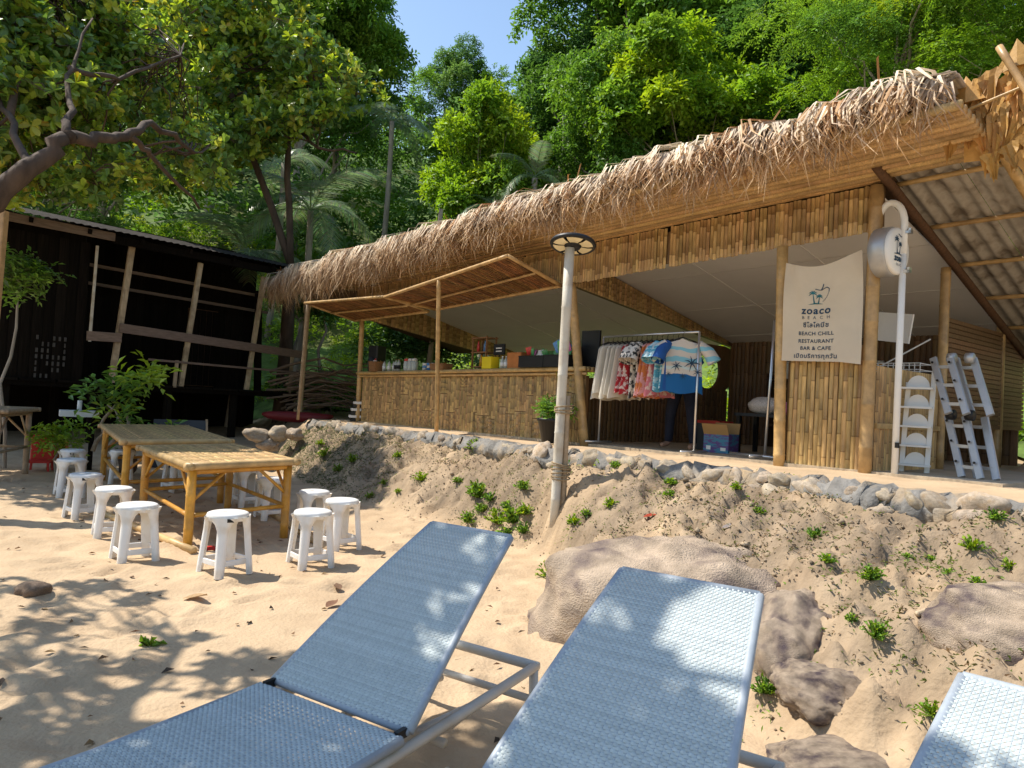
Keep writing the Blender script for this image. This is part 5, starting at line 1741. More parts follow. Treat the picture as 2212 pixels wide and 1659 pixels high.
for i in range(3):
    o = bthing('glass_jar', 'glass storage jar with rounded lid, %s from the left of three on the counter' % ORD[i], 'jar', 1.78 + i * .15, .04, CTZ(1.8), 0, 'glass jars on the counter')
    mb = MB(); mb.lathe([(0, 0), (.065, 0), (.07, .02), (.07, .17), (.055, .20)], 14); part(o, 'body', mb, GL, True)
    mb = MB(); mb.lathe([(.06, .20), (.062, .225), (.03, .25), (0, .252)], 14); part(o, 'lid', mb, PK[3] if i else PK[0], True)
for i, (c, lb) in enumerate([((.6, .62, .65), 'white tin cup leftmost of three small tins on the counter'), ((.05, .2, .5), 'blue tin between two white ones on the counter'), ((.62, .63, .65), 'white tin right of the blue tin on the counter')]):
    o = bthing('tin', lb, 'tin', 2.55 + i * .16, .0, CTZ(2.6)); mb = MB(); mb.lathe([(0, 0), (.055, 0), (.055, .13), (.058, .135), (.05, .135), (.05, .02), (0, .02)], 14)
    part(o, 'body', mb, M('tin_%d' % i, c, .4, .08, 4), True)
    mb = MB(); mb.lathe([(.0565, .045), (.0565, .09)], 14); part(o, 'band', mb, PK[2 if i != 1 else 3], True)
def leaves_in(o, x, y, h):
    part(o, 'greens', weed_mesh(470, 40, .12, .06, G_MID + [(.3, .12, .03)]), None, loc=(0, 0, h * .8))
cbox('basket', 'low brown basket of green leaves left of the awning prop', 'basket', 3.1, .42, .2, .11, MAT['wood'], 0, 1.1, extra=leaves_in)
# small bottle rack
o = bthing('bottle_rack', 'small open wooden shelf rack standing on the counter', 'shelf', 4.15, .2, CTZ(4.15))
for x in (-.2, .2):
    for y in (-.1, .1):
        mb = MB(); mb.bar((x, y, 0), (x, y, .58), .025, .025); part(o, 'upright', mb, MAT['wood'])
for z in (.05, .30, .55):
    mb = MB(); mb.box((0, 0, z), (.46, .24, .02)); part(o, 'shelf', mb, MAT['wood'])
for k in range(4):
    bt = bthing('bottle', ['red bottle on the middle board of the wooden counter rack', 'orange bottle low on the wooden counter rack', 'blue bottle on the middle board of the wooden counter rack', 'white bottle low on the wooden counter rack'][k], 'bottle', 4.0 + k * .1, .18, CTZ(4.15) + (.06 if k % 2 else .311), 0, 'bottles on the counter rack')
    mb = MB(); mb.lathe([(0, 0), (.03, 0), (.03, .12), (.012, .16), (.012, .20), (0, .2)], 10); part(bt, 'body', mb, PK[k], True)
cbox('tub', 'bright yellow tub on the counter in front of the wooden rack', 'tub', 4.62, .26, .16, .19, MAT['yellow'], 0)
o = bthing('price_board', 'small black price board on a stand behind the yellow tub', 'sign', 4.72, .1, CTZ(4.7))
mb = MB(); mb.box((0, 0, .33), (.30, .02, .18)); part(o, 'board', mb, MAT['dark'])
mb = MB(); mb.bar((0, 0, 0), (0, 0, .25), .015, .015); mb.box((0, 0, .008), (.12, .1, .016)); part(o, 'stand', mb, MAT['dark'])
mb = MB()
for z in (.30, .35): mb.box((0, -.0125, z), (.16, .004, .02))
part(o, 'chalk_line', mb, MAT['plastic'])
for k in range(3):
    bottle('clear water bottle, %s to the right of the yellow tub' % ORD[k], 4.95 + k * .1, .0, .038, .20, GL, MAT['plastic'], 'water bottles on the counter')
cbox('crate', 'reddish-brown woven box left of the two dark crates', 'crate', 5.32, .34, .3, .24, MAT['orange_pot'], .1, 1.05)
cbox('crate', 'long dark crate of bowls and packets on the counter', 'crate', 5.82, .58, .3, .17, MAT['dark'], .02, 1.0, extra=packets(9, 5, .06))
cbox('crate', 'dark crate heaped with bright snack bags beside the lamp pole', 'crate', 6.36, .48, .3, .17, MAT['dark'], .02, 1.0, extra=packets(12, 6, .09, 1.4))
# black board hung behind the counter end
o = bthing('wall_screen', 'black screen standing at the right end of the counter behind a bamboo post', 'screen', 6.62, .35, 2.02, .1)
mb = MB(); mb.bar((0, 0, 0), (0, 0, .60), .34, .06, up=(0, 1, 0), bev=.01); part(o, 'panel', mb, MAT['dark'])
mb = MB(); mb.box((0, 0, .02), (.3, .18, .03)); part(o, 'foot', mb, MAT['dark'])
# potted plant
o = bthing('potted_plant', 'leafy plant in a black plastic pot on the terrace', 'plant', 6.72, -.42, zf(6.35) + .0)
mb = MB(); mb.lathe([(0, 0), (.13, 0), (.20, .30), (.215, .30), (.215, .34), (.195, .34), (.18, .28), (0, .27)], 20); part(o, 'pot', mb, MAT['dark'], True)
R = np.random.default_rng(44)
cc = R.normal(size=(14, 3)) * np.array([.12, .12, .06]) + np.array([0, 0, .42])
V, T, C = spray_leaves(R, cc, np.full(14, .09), 220, 5, .07, .025, G_MID + [(.16, .15, .03)])
part(o, 'foliage', mesh_np('foliage', V, T, C, MAT['leaf']), None)
mb = MB(); mb.tube([(0, 0, .3), (.03, .02, .6), (.05, .02, .85)], .008, 5); part(o, 'stem', mb, MAT['twig'])
mb = MB(); mb.col = (.30, .26, .03); mb.ribbon([(.05, .02, .8), (.08, 0, .92), (.06, -.04, 1.0)], [.03, .06, .005], (1, 0, 0)); part(o, 'yellow_leaf', mb, MAT['leaf'])

# clothes rail with garments
rail = bthing('clothes_rail', 'steel clothes rail standing in the open right bay of the bar', 'clothes rail', 8.0, .02)
RT = 1.47
mb = MB(); mb.tube([(-.80, 0, RT), (.80, 0, RT)], .014, 8); part(rail, 'top_bar', mb, MAT['steel'], True)
for x in (-.80, .80):
    mb = MB(); mb.tube([(x, 0, .03), (x, 0, RT)], .014, 8); part(rail, 'upright', mb, MAT['steel'], True)
    mb = MB(); mb.tube([(x, -.25, .03), (x, .25, .03)], .013, 8); part(rail, 'foot', mb, MAT['steel'], True)
def garment_mats():
    g = {}
    g['cream'] = M('cream_linen', (.66, .61, .52), .9, .06, 5, bump=.15, bscale=60, trans=.12)
    g['red'] = M('red_print', (.40, .02, .03), .85, 0, 16, col2=(.70, .58, .54), thr=(.50, .56))
    g['black'] = M('black_white_print', (.03, .03, .03), .85, 0, 18, col2=(.72, .66, .58), thr=(.46, .52))
    g['orange'] = M('orange_print', (.62, .20, .06), .85, 0, 14, col2=(.72, .36, .36), thr=(.48, .54))
    g['pink'] = M('pink_print', (.60, .17, .20), .85, 0, 16, col2=(.70, .50, .42), thr=(.5, .55))
    g['blue'] = M('light_blue_print', (.10, .38, .52), .85, 0, 9, (1, 1, 3), col2=(.50, .66, .70), thr=(.48, .54))
    g['navy'] = M('blue_shirt', (.015, .08, .28), .85, .2, 6)
    return g
GM = garment_mats()
def sunset_shirt_mat():
    m = M('palm_shirt', (.66, .60, .54), .85, .03, 6)
    nt = m.node_tree; N, L = nt.nodes, nt.links
    p = [n for n in N if n.type == 'BSDF_PRINCIPLED'][0]
    tc = N.new('ShaderNodeTexCoord'); sx = N.new('ShaderNodeSeparateXYZ'); L.new(tc.outputs['Object'], sx.inputs[0])
    no = N.new('ShaderNodeTexNoise'); no.inputs['Scale'].default_value = 5; L.new(tc.outputs['Object'], no.inputs['Vector'])
    ad = N.new('ShaderNodeMath'); ad.operation = 'MULTIPLY_ADD'; ad.inputs[1].default_value = .10; L.new(no.outputs['Fac'], ad.inputs[0]); L.new(sx.outputs['Z'], ad.inputs[2])
    mr = N.new('ShaderNodeMapRange'); mr.inputs['From Min'].default_value = -.72 + .05; mr.inputs['From Max'].default_value = .05; L.new(ad.outputs[0], mr.inputs[0])
    cr = N.new('ShaderNodeValToRGB'); cr.color_ramp.interpolation = 'CONSTANT'; e = cr.color_ramp.elements
    W = (.56, .51, .45, 1); Bl = (.20, .45, .55, 1); Nv = (.008, .10, .28, 1)
    e[0].position = 0; e[0].color = Nv; e[1].position = .30; e[1].color = W
    for pos, c in ((.40, (.5, .6, .6, 1)), (.45, W), (.52, Bl), (.60, W), (.70, Bl), (.76, W)):
        q = e.new(pos); q.color = c
    L.new(mr.outputs[0], cr.inputs[0]); L.new(cr.outputs[0], p.inputs['Base Color'])
    return m
GM['palm'] = sunset_shirt_mat()
def garment(o, L, hw, seed, mat, dress=False, spread=.0):
    """hangs in the local y-z plane below the origin"""
    r2 = random.Random(seed); n = 28
    def width(v):
        if v < .08: return .06 + (hw * .82 - .06) * (v / .08)
        return hw * (.82 + (.55 if dress else .18) * (v - .08))
    rows = []
    ph = [r2.uniform(0, 6) for _ in range(4)]
    for i in range(16):
        v = i / 15; row = []
        for k in range(n + 1):
            a = 2 * PI * k / n
            w = width(v); t = .022 + .03 * v
            fold = 1 + (.35 * v) * math.sin(a * 5 + ph[0] + v) + .2 * v * math.sin(a * 9 + ph[1])
            row.append(Vector((t * math.sin(a) * fold, w * math.cos(a) * (1 + .02 * math.sin(a * 7 + ph[2])), -.06 - (L - .06) * v - (.10 * (1 - abs(math.cos(a))) * 0) - .08 * abs(math.cos(a)) * max(0, .12 - v) * 3 + .015 * math.sin(a * 4 + ph[3]) * v)))
        rows.append(row)
    mb = MB(); mb.grid(rows); part(o, 'body', mb, mat, True)
    if not dress:
        for sg in (-1, 1):
            mb = MB()
            mb.tube([(0, sg * hw * .70, -.12), (.0, sg * (hw + .05), -.22), (.01, sg * (hw + .12), -.34)], [.055, .075, .085], 10, False)
            part(o, 'sleeve', mb, mat, True)
    mb = MB(); mb.tube([(0, -.16, -.10), (0, 0, -.045), (0, .16, -.10)], .008, 6); mb.tube([(0, 0, -.045), (0, 0, .0), (0, .015, .016), (0, .0, .028)], .003, 5); part(o, 'hanger', mb, MAT['dark'], True)
GAR = [('cream', 5, 'cream linen dress, {} from the left end of the clothes rail', True, .80, .25), ('red', 2, 'red and white patterned dress, {} from the left of its two', True, .76, .22), ('black', 2, 'black and white patterned shirt, {} from the left of its two', False, .76, .22),
       ('orange', 2, 'orange patterned dress, {} from the left of its two', True, .80, .22), ('pink', 1, 'pink patterned dress right of the orange ones on the rail', True, .78, .22), ('blue', 2, 'light blue patterned shirt, {} from the left of its two', False, .68, .24), ('navy', 1, 'plain deep blue shirt just behind the palm-tree shirt', False, .72, .24)]
x = -.70; q = 0
r2 = random.Random(2)
for key, n, lb, dress, L, hw in GAR:
    for i in range(n):
        o = bthing('dress' if dress else 'shirt', lb.format(ORD[i]), 'dress' if dress else 'shirt', 8.0 + x, .02, zf(8) + .014 + RT - .028, r2.uniform(-.12, .12), (key + ' garments on the clothes rail') if n > 1 else None)
        garment(o, L * r2.uniform(.95, 1.05), hw, 30 + q, GM[key], dress)
        x += .085; q += 1
o = bthing('shirt', 'white shirt with blue hem and palm tree print facing the beach', 'shirt', 8.62, -.06, zf(8.6) + .014 + RT - .028, rad(-52))
garment(o, .72, .26, 77, GM['palm'], False)
mb = MB()
for (cy, cz, sc) in ((.12, -.36, .10), (-.06, -.40, .07), (.19, -.47, .06), (.02, -.52, .045), (-.15, -.50, .04)):
    for ang in range(0, 360, 51):
        c, s = math.cos(rad(ang)), math.sin(rad(ang))
        v, f = stroke([(0, 0), (c * .5, s * .5 + .05), (c, s - .12)], [.16, .14, .02])
        mb.add([Vector((.062, cy + p.x * sc, cz + p.y * sc)) for p in v], f)
part(o, 'palm_print', mb, MAT['ink'])

# second, empty rail upright at the right
o = bthing('garment_stand', 'empty thin steel stand leaning right of the clothes rail', 'stand', 9.58, .28)
mb = MB(); mb.tube([(0, 0, .03), (.05, 0, 1.58)], .016, 8); part(o, 'pole', mb, MAT['steel'], True)
mb = MB(); mb.tube([(-.42, -.05, .03), (.28, -.05, .03)], .016, 8); mb.tube([(0, -.3, .03), (0, .3, .03)], .014, 8); part(o, 'foot', mb, MAT['steel'], True)
# boxes, table and bags in the bay
o = bthing('carton', 'open carton with purple and blue print on the bar floor', 'box', 8.66, .75, None, .15)
mb = MB(); mb.bar((0, 0, 0), (0, 0, .24), .34, .28); part(o, 'box_body', mb, MAT['purple'])
for y, a in ((-.14, .5), (.14, -.2)):
    mb = MB(); mb.box((0, 0, .07), (.34, .006, .15)); part(o, 'flap', mb, MAT['card'], loc=(0, y, .235), rot=(a, 0, 0))
mb = MB(); mb.box((-.1, -.1405, .06), (.06, .004, .05)); mb.box((.1, -.1405, .05), (.07, .004, .04)); part(o, 'sticker', mb, MAT['plastic'])
o = bthing('side_table', 'low black table with bags on it inside the bar', 'table', 8.95, 1.45)
mb = MB(); mb.bar((-.42, 0, .50), (.42, 0, .50), .5, .04); part(o, 'tabletop', mb, MAT['board'])
for a in (-.38, .38):
    for b in (-.2, .2):
        mb = MB(); mb.bar((a, b, 0), (a, b, .48), .05, .05); part(o, 'leg', mb, MAT['dark'])
for i, (s, lb, mt, k) in enumerate([(8.85, 'large white sack lying on the low black table', PK[3], 1.0), (9.2, 'red and white bag at the right end of the low black table', PK[5], .7)]):
    me = rock_mesh(600 + i, 3, (1, .7, .62), .18); me.materials.append(mt)
    c = Bw(s, 1.42, zf(9) + .014 + .52 + .11 * k); q = link('sack', me, None, c, (0, 0, BRZ + .2), (.26 * k, .24 * k, .20 * k)); tag(q, lb, 'bag')
o = bthing('red_box', 'dark box with red lid standing behind the clothes rail', 'box', 8.2, 1.2)
mb = MB(); mb.bar((0, 0, 0), (0, 0, .36), .4, .3); part(o, 'box_body', mb, MAT['board'])
mb = MB(); mb.bar((0, 0, .362), (0, 0, .40), .42, .32); part(o, 'lid', mb, MAT['red'])
o = bthing('storage_shelf', 'dark storage shelf against the back wall of the bar', 'shelf', 8.6, 3.7)
for z in (.35, .75, 1.1):
    mb = MB(); mb.bar((-1.1, 0, z), (1.2, 0, z), .4, .03); part(o, 'shelf', mb, MAT['old_door'])
for a in (-1.1, .05, 1.2):
    mb = MB(); mb.bar((a, 0, 0), (a, 0, 1.2), .05, .35); part(o, 'upright', mb, MAT['old_door'])
for i, (s, c) in enumerate([(7.85, 3), (8.05, 3), (8.5, 4), (8.75, 2), (9.1, 0), (9.3, 1)]):
    o = bthing('container', ['tall white container leftmost on the back shelf', 'white container second on the back shelf', 'green container on the back shelf', 'blue container on the back shelf', 'red container on the back shelf', 'orange container rightmost on the back shelf'][i], 'container', s, 3.62, zf(8.5) + .014 + 1.115)
    mb = MB(); mb.lathe([(0, 0), (.06, 0), (.06, .2), (.04, .22), (.04, .25), (0, .25)], 14); part(o, 'body', mb, PK[c], True)
    mb = MB(); mb.lathe([(.045, .24), (.045, .28), (0, .28)], 12); part(o, 'cap', mb, PK[3], True)

# person behind the clothes rail
def person():
    o = bthing('person', 'person in dark jeans standing behind the hanging clothes', 'person', 8.12, .62, None, .1)
    J = {'pelvis': (0, 0, .86), 'waist': (0, .01, 1.0), 'chest': (0, .02, 1.16), 'neck': (0, -.05, 1.27), 'head': (0, -.12, 1.33),
         'hl': (-.10, 0, .84), 'kl': (-.16, -.02, .46), 'al': (-.20, .02, .07), 'tl': (-.22, -.13, .04), 'hr': (.10, 0, .84), 'kr': (.17, -.03, .46), 'ar': (.20, .0, .07), 'tr': (.23, -.15, .04),
         'sl': (-.17, .0, 1.22), 'el': (-.22, -.02, 1.05), 'wl': (-.16, -.18, .92), 'fl': (-.13, -.25, .90), 'sr': (.17, .0, 1.22), 'er': (.22, -.02, 1.05), 'wr': (.16, -.18, .92), 'fr': (.13, -.25, .90)}
    Rr = {'pelvis': .13, 'waist': .12, 'chest': .13, 'neck': .05, 'head': .085, 'hl': .09, 'kl': .06, 'al': .042, 'tl': .032, 'hr': .09, 'kr': .06, 'ar': .042, 'tr': .032, 'sl': .06, 'el': .042, 'wl': .03, 'fl': .026, 'sr': .06, 'er': .042, 'wr': .03, 'fr': .026}
    E = [('pelvis', 'waist'), ('waist', 'chest'), ('chest', 'neck'), ('neck', 'head'), ('pelvis', 'hl'), ('hl', 'kl'), ('kl', 'al'), ('al', 'tl'), ('pelvis', 'hr'), ('hr', 'kr'), ('kr', 'ar'), ('ar', 'tr'), ('chest', 'sl'), ('sl', 'el'), ('el', 'wl'), ('wl', 'fl'), ('chest', 'sr'), ('sr', 'er'), ('er', 'wr'), ('wr', 'fr')]
    def grow(keys, extra=0.0, name='body'):
        ks = [k for k in J if k in keys]; ix = {k: i for i, k in enumerate(ks)}
        me = bpy.data.meshes.new(name); me.from_pydata([J[k] for k in ks], [(ix[a], ix[b]) for a, b in E if a in ix and b in ix], [])
        t = bpy.data.objects.new('tmp_' + name, me); COL.objects.link(t)
        m = t.modifiers.new('skin', 'SKIN'); s = t.modifiers.new('sub', 'SUBSURF'); s.levels = 2; s.render_levels = 2
        for i, k in enumerate(ks):
            me.skin_vertices[0].data[i].radius = (Rr[k] + extra, Rr[k] + extra); me.skin_vertices[0].data[i].use_root = (i == 0)
        dg = bpy.context.evaluated_depsgraph_get()
        out = bpy.data.meshes.new_from_object(t.evaluated_get(dg)); out.name = name
        bpy.data.objects.remove(t)
        out.polygons.foreach_set('use_smooth', [True] * len(out.polygons))
        return out
    part(o, 'body', grow(set(J)), MAT['skin'])
    part(o, 'jeans', grow({'pelvis', 'waist', 'hl', 'kl', 'al', 'hr', 'kr', 'ar'}, .014, 'jeans'), MAT['jeans'])
    part(o, 'top', grow({'waist', 'chest', 'sl', 'sr', 'el', 'er'}, .02, 'top'), MAT['dark'])
    me = rock_mesh(650, 3, (.10, .105, .10), .06); me.materials.append(MAT['hair']); part(o, 'hair', me, None, loc=(0, -.10, 1.355))
person()

# ------------------------------------------------------------------ right end: ladder, white rack, things under the lean-to
o = thing('folding_ladder', 'folded aluminium multi-position ladder leaning against the bar side', 'ladder', Bw(11.30, .45, zf(11.3)), BRZ - .15)
def rail_pair(x0, x1, y0, y1, z0, z1, nm):
    for sg, off in ((0, 0), (1, .16)):
        mb = MB(); mb.bar((x0 + off, y0, z0), (x1 + off, y1, z1), .035, .065, up=(1, 0, 0), bev=.006); part(o, 'rail', mb, MAT['alu'])
    n = 3
    for i in range(n):
        k = (i + .5) / n
        mb = MB(); mb.bar((x0 + (x1 - x0) * k, y0 + (y1 - y0) * k, z0 + (z1 - z0) * k), (x0 + (x1 - x0) * k + .16, y0 + (y1 - y0) * k, z0 + (z1 - z0) * k), .03, .03); part(o, 'rung', mb, MAT['alu'])
rail_pair(.26, .02, -.05, .12, .02, .58, 'a'); rail_pair(.12, -.14, -.05, .12, .60, 1.14, 'b')
rail_pair(.34, .12, .06, .26, .02, .58, 'c'); rail_pair(.26, .0, .08, .26, .60, 1.14, 'd')
for p in ((.10, .03, .59), (.26, .05, .59), (.02, .15, 1.14), (.16, .2, 1.14)):
    mb = MB(); mb.lathe([(0, -.03), (.05, -.03), (.05, .03), (0, .03)], 14, p, Matrix.Rotation(PI / 2, 3, 'Y')); part(o, 'joint', mb, MAT['alu'] if p[2] > 1 else MAT['dark'], True)
for i in range(6):
    for off in (0, .16):
        for (x0, x1, y0, y1, z0, z1) in ((.26, .02, -.05, .12, .02, .58), (.12, -.14, -.05, .12, .60, 1.14)):
            k = (i + .5) / 6
            if i % 2:
                mb = MB(); mb.lathe([(0, 0), (.012, 0), (.012, .006), (0, .006)], 8, (x0 + (x1 - x0) * k + off, y0 + (y1 - y0) * k - .036, z0 + (z1 - z0) * k), Matrix.Rotation(PI / 2, 3, 'X')); part(o, 'rivet', mb, MAT['dark'])
o = thing('white_rack', 'white metal rack with half-round dividers standing behind the sign pole', 'rack', Bw(10.98, .50, zf(11)), BRZ + .3)
for x in (-.02, .20):
    mb = MB(); mb.bar((x, 0, 0), (x + .03, .06, 1.02 if x > 0 else .9), .045, .03, bev=.004); part(o, 'upright', mb, MAT['white_metal'])
for k in range(5):
    z = .08 + k * .19
    mb = MB(); mb.bar((-.05, .0, z), (.23, .0, z), .16, .018); part(o, 'shelf', mb, MAT['white_metal'])
    mb = MB(); mb.prism([(.1 * math.cos(a) , .12 * math.sin(a)) for a in [PI * i / 10 for i in range(11)]], -.005, .005, None, (.10, .02, z + .01)); part(o, 'divider', mb, MAT['white_metal'])
# white folding board and wire dish rack in the side opening
o = bthing('dish_rack', 'white wire dish rack in the side opening behind the sign pole', 'rack', 10.55, 1.25, 2.02)
mb = MB()
for j in range(12): mb.tube([(-.3 + j * .055, -.15, .0), (-.3 + j * .055, -.15, .14)], .005, 4); mb.tube([(-.3 + j * .055, -.15, 0), (-.3 + j * .055, .15, 0)], .005, 4)
for z in (0, .07, .14): mb.tube([(-.3, -.15, z), (.3, -.15, z), (.3, .15, z), (-.3, .15, z), (-.3, -.15, z)], .006, 4)
part(o, 'wire_basket', mb, MAT['white_metal'])
mb = MB(); mb.tube([(-.3, -.15, .0), (.3, .1, .42)], .008, 5); part(o, 'arm', mb, MAT['white_metal'])
o = bthing('white_board', 'white board leaning in the side opening above the dish rack', 'board', 10.45, 1.3, 2.42, -.3)
mb = MB(); mb.bar((0, 0, 0), (.05, 0, .32), .48, .02, up=(0, 1, 0)); part(o, 'board', mb, MAT['white_metal'])
o = bthing('work_bench', 'dark counter inside the side opening of the bar', 'counter', 10.3, 1.4)
mb = MB(); mb.bar((-.35, 0, 1.0), (.45, 0, 1.0), .7, .05); part(o, 'worktop', mb, MAT['old_door'])
for a in (-.3, .4):
    mb = MB(); mb.bar((a, 0, 0), (a, 0, .97), .05, .6); part(o, 'leg', mb, MAT['old_door'])

# earth bank behind the lean-to keeps its back dark
# ------------------------------------------------------------------ the old wooden house
HD = Vector((.657, .754, 0)); HN = Vector((-.754, .657, 0)); H0 = Vector((-9.6, 14.5, 0)); HRZ = math.atan2(HD.y, HD.x)
house = thing('old_house', 'weathered dark wooden house on stilts with a sagging tin roof', 'house', H0, HRZ)
rr = random.Random(12)
mb = MB(); mb.bar((-2.5, 1.6, 1.36), (6.6, 1.6, 1.36), 3.3, .10); part(house, 'deck', mb, MAT['old_wood'])
for j in range(14):
    mb = MB(); mb.bar((-2.4 + j * .66, -.08, 1.43), (-1.78 + j * .66, -.08, 1.43), .09, .05); part(house, 'deck_board', mb, MAT['old_wood'])
SHW = slat_set(.19, 1.0, 3, 700, MAT['old_wood'], 'plank')
bw = part(house, 'back_wall', (lambda m: (m.bar((.9, 2.06, 3.35), (5.65, 2.06, 3.35), .04, 3.85), m)[1])(MB()), MAT['old_wood'])
for j in range(24):
    q = link('plank', SHW[j % 3], bw, (1.0 + j * .195, 2.03 + rr.uniform(-.008, .008), 1.45)); q.scale = (1, 1, 3.8)
fw_ = part(house, 'kitchen_wall', (lambda m: (m.bar((-2.6, .03, 3.0), (.62, .03, 3.0), .04, 3.2), m)[1])(MB()), MAT['old_wood'])
for j in range(17):
    x = -2.5 + j * .195
    q = link('plank', SHW[j % 3], fw_, (x, .0 + rr.uniform(-.008, .008), 1.45)); q.scale = (1, 1, 2.95)
sw = part(house, 'side_wall', (lambda m: (m.bar((.66, .05, 3.0), (.66, 2.0, 3.0), .04, 3.3), m)[1])(MB()), MAT['old_wood'])
for j in range(10):
    q = link('plank', SHW[j % 3], sw, (.69, .12 + j * .195, 1.45), (0, 0, PI / 2)); q.scale = (1, 1, 2.95)
# lattice spots: daylight through holes painted as grey strips on the kitchen wall
lat = empty_part(house, 'lattice_window')
for r in range(7):
    for c in range(6):
        if rr.random() < .62:
            mb = MB(); mb.box((-.15 + c * .10, -.035, 1.52 + r * .13), (.025 + .02 * rr.random(), .012, .085)); part(lat, 'slit_light', mb, MAT['lattice_light'])
# door
dr = part(house, 'door', (lambda m: (m.bar((3.75, 1.97, 2.5), (4.55, 1.97, 2.5), .05, 2.05), m)[1])(MB()), MAT['old_door'])
for j in range(5):
    q = link('plank', SHW[j % 3], dr, (3.83 + j * .16, 1.93, 1.5)); q.scale = (.8, 1, 2.0)
# veranda posts, leaning
for j, (x0, x1, zt, d, m_, w) in enumerate([(1.28, 1.52, 4.52, -.05, 'old_post', .12), (2.78, 3.06, 4.40, -.05, 'old_post', .11), (4.42, 4.70, 4.35, -.05, 'old_post', .11), (6.02, 5.98, 4.05, -.05, 'old_post', .08), (5.2, 5.05, 4.1, .8, 'old_wood', .16), (.78, .80, 4.35, -.12, 'white_pole', .055)]):
    mb = MB(); mb.bar((x0, d, 1.42 if j != 5 else 2.3), (x1, d, zt), w, w * .8, bev=.008); part(house, 'post', mb, MAT[m_])
for j, (a, b, z0, z1, w, h) in enumerate([(.72, 1.4, 2.42, 2.44, .05, .20), (1.35, 6.05, 2.66, 2.46, .05, .20), (2.0, 6.05, 2.02, 1.98, .03, .05)]):
    mb = MB(); mb.bar((a, -.12, z0), (b, -.12, z1), w, h, bev=.004); part(house, 'rail', mb, MAT['old_rail'])
for j, (x, z0, z1) in enumerate([(2.62, 1.42, 2.05), (5.6, 1.42, 2.4)]):
    mb = MB(); mb.bar((x, -.1, z0), (x + .02, -.1, z1), .07, .05); part(house, 'baluster', mb, MAT['old_post'])
# roof
mb = MB(); rows = []
for i in range(0, 190):
    x = -3.0 + i * .05
    zc = 4.66 + .012 * math.sin(i * 2 * PI / 3) - .02 * (x / 5) ** 2
    rows.append([Vector((x, -.55, zc)), Vector((x, 1.2, zc + .42)), Vector((x, 2.8, zc + .75))])
mb.grid(rows); part(house, 'tin_roof', mb, MAT['old_roof'], True)
mb = MB(); mb.bar((-2.9, -.35, 4.56), (1.05, -.35, 4.56), .05, .17, bev=.005); part(house, 'fascia_board', mb, MAT['old_rail'])
mb = MB(); mb.bar((1.05, -.30, 4.52), (6.3, -.30, 4.50), .08, .16); part(house, 'eave_beam', mb, MAT['old_wood'])
for j in range(9):
    mb = MB(); x = -2.6 + j * 1.05; mb.bar((x, -.45, 4.56), (x, 2.6, 5.25), .06, .1); part(house, 'rafter', mb, MAT['old_wood'])
for j, (z, d) in enumerate([(4.12, 1.2), (3.75, 1.6)]):
    mb = MB(); mb.bar((.9, d, z), (5.8, d, z - .1), .06, .07); part(house, 'cross_beam', mb, MAT['old_rail'])
# stilts
for j, x in enumerate((-2.3, -.6, 1.0, 2.6, 4.2, 5.8)):
    for d in (.15, 2.7):
        p = H0 + HD * x + HN * d
        mb = MB(); mb.bar((x, d, tz(p.x, p.y) - .2), (x, d, 1.31), .14, .14); part(house, 'stilt', mb, MAT['old_wood'])
# hut skirt: dark boards closing the space below the deck at the back
sk = part(house, 'skirting', (lambda m: (m.bar((-2.5, 3.1, .75), (6.4, 3.1, .75), .04, 1.15), m)[1])(MB()), MAT['old_wood'])
mb = MB(); mb.bar((-2.9, 3.05, 2.9), (5.2, 3.05, 2.9), .04, 3.6); part(house, 'rear_wall', mb, MAT['old_wood'])

# things by the house
def atp(px, py, D, z_ground=True):
    p = at(px, py, D); return Vector((p.x, p.y, tz(p.x, p.y) if z_ground else p.z))
p = atp(390, 920, 12.6)
o = thing('leaning_board', 'blue-grey board leaning against the edge of the house deck', 'board', p, rad(28))
mb = MB(); mb.box((0, 0, .42), (.85, .03, .86)); part(o, 'panel', mb, MAT['board'], rot=(rad(-14), 0, 0))
mb = MB(); mb.bar((.46, -.02, 0), (.44, .2, .85), .035, .02); part(o, 'edge_strip', mb, MAT['old_post'])
o = thing('white_plank', 'pale grey plank leaning left of the blue-grey board', 'plank', atp(345, 925, 12.4), rad(20)); mb = MB(); mb.bar((.1, 0, 0), (-.22, .25, .62), .14, .025, up=(0, 1, 0)); part(o, 'plank', mb, MAT['white_pole'])
p = atp(170, 905, 11.8)
o = thing('sink_stand', 'grey sink shelf on posts in front of the house', 'shelf', p, rad(35))
mb = MB(); mb.box((0, 0, .93), (.55, .35, .10)); part(o, 'basin', mb, MAT['plastic_blue'])
for a in (-.2, .2):
    mb = MB(); mb.bar((a, 0, -.05), (a, 0, .88), .07, .07); part(o, 'leg', mb, MAT['old_wood'])
mb = MB(); mb.lathe([(0, .98), (.035, .98), (.035, 1.14), (.015, 1.16), (0, 1.18)], 12, (.0, 0, 0)); part(o, 'bottle', mb, MAT['plastic_blue'], True)
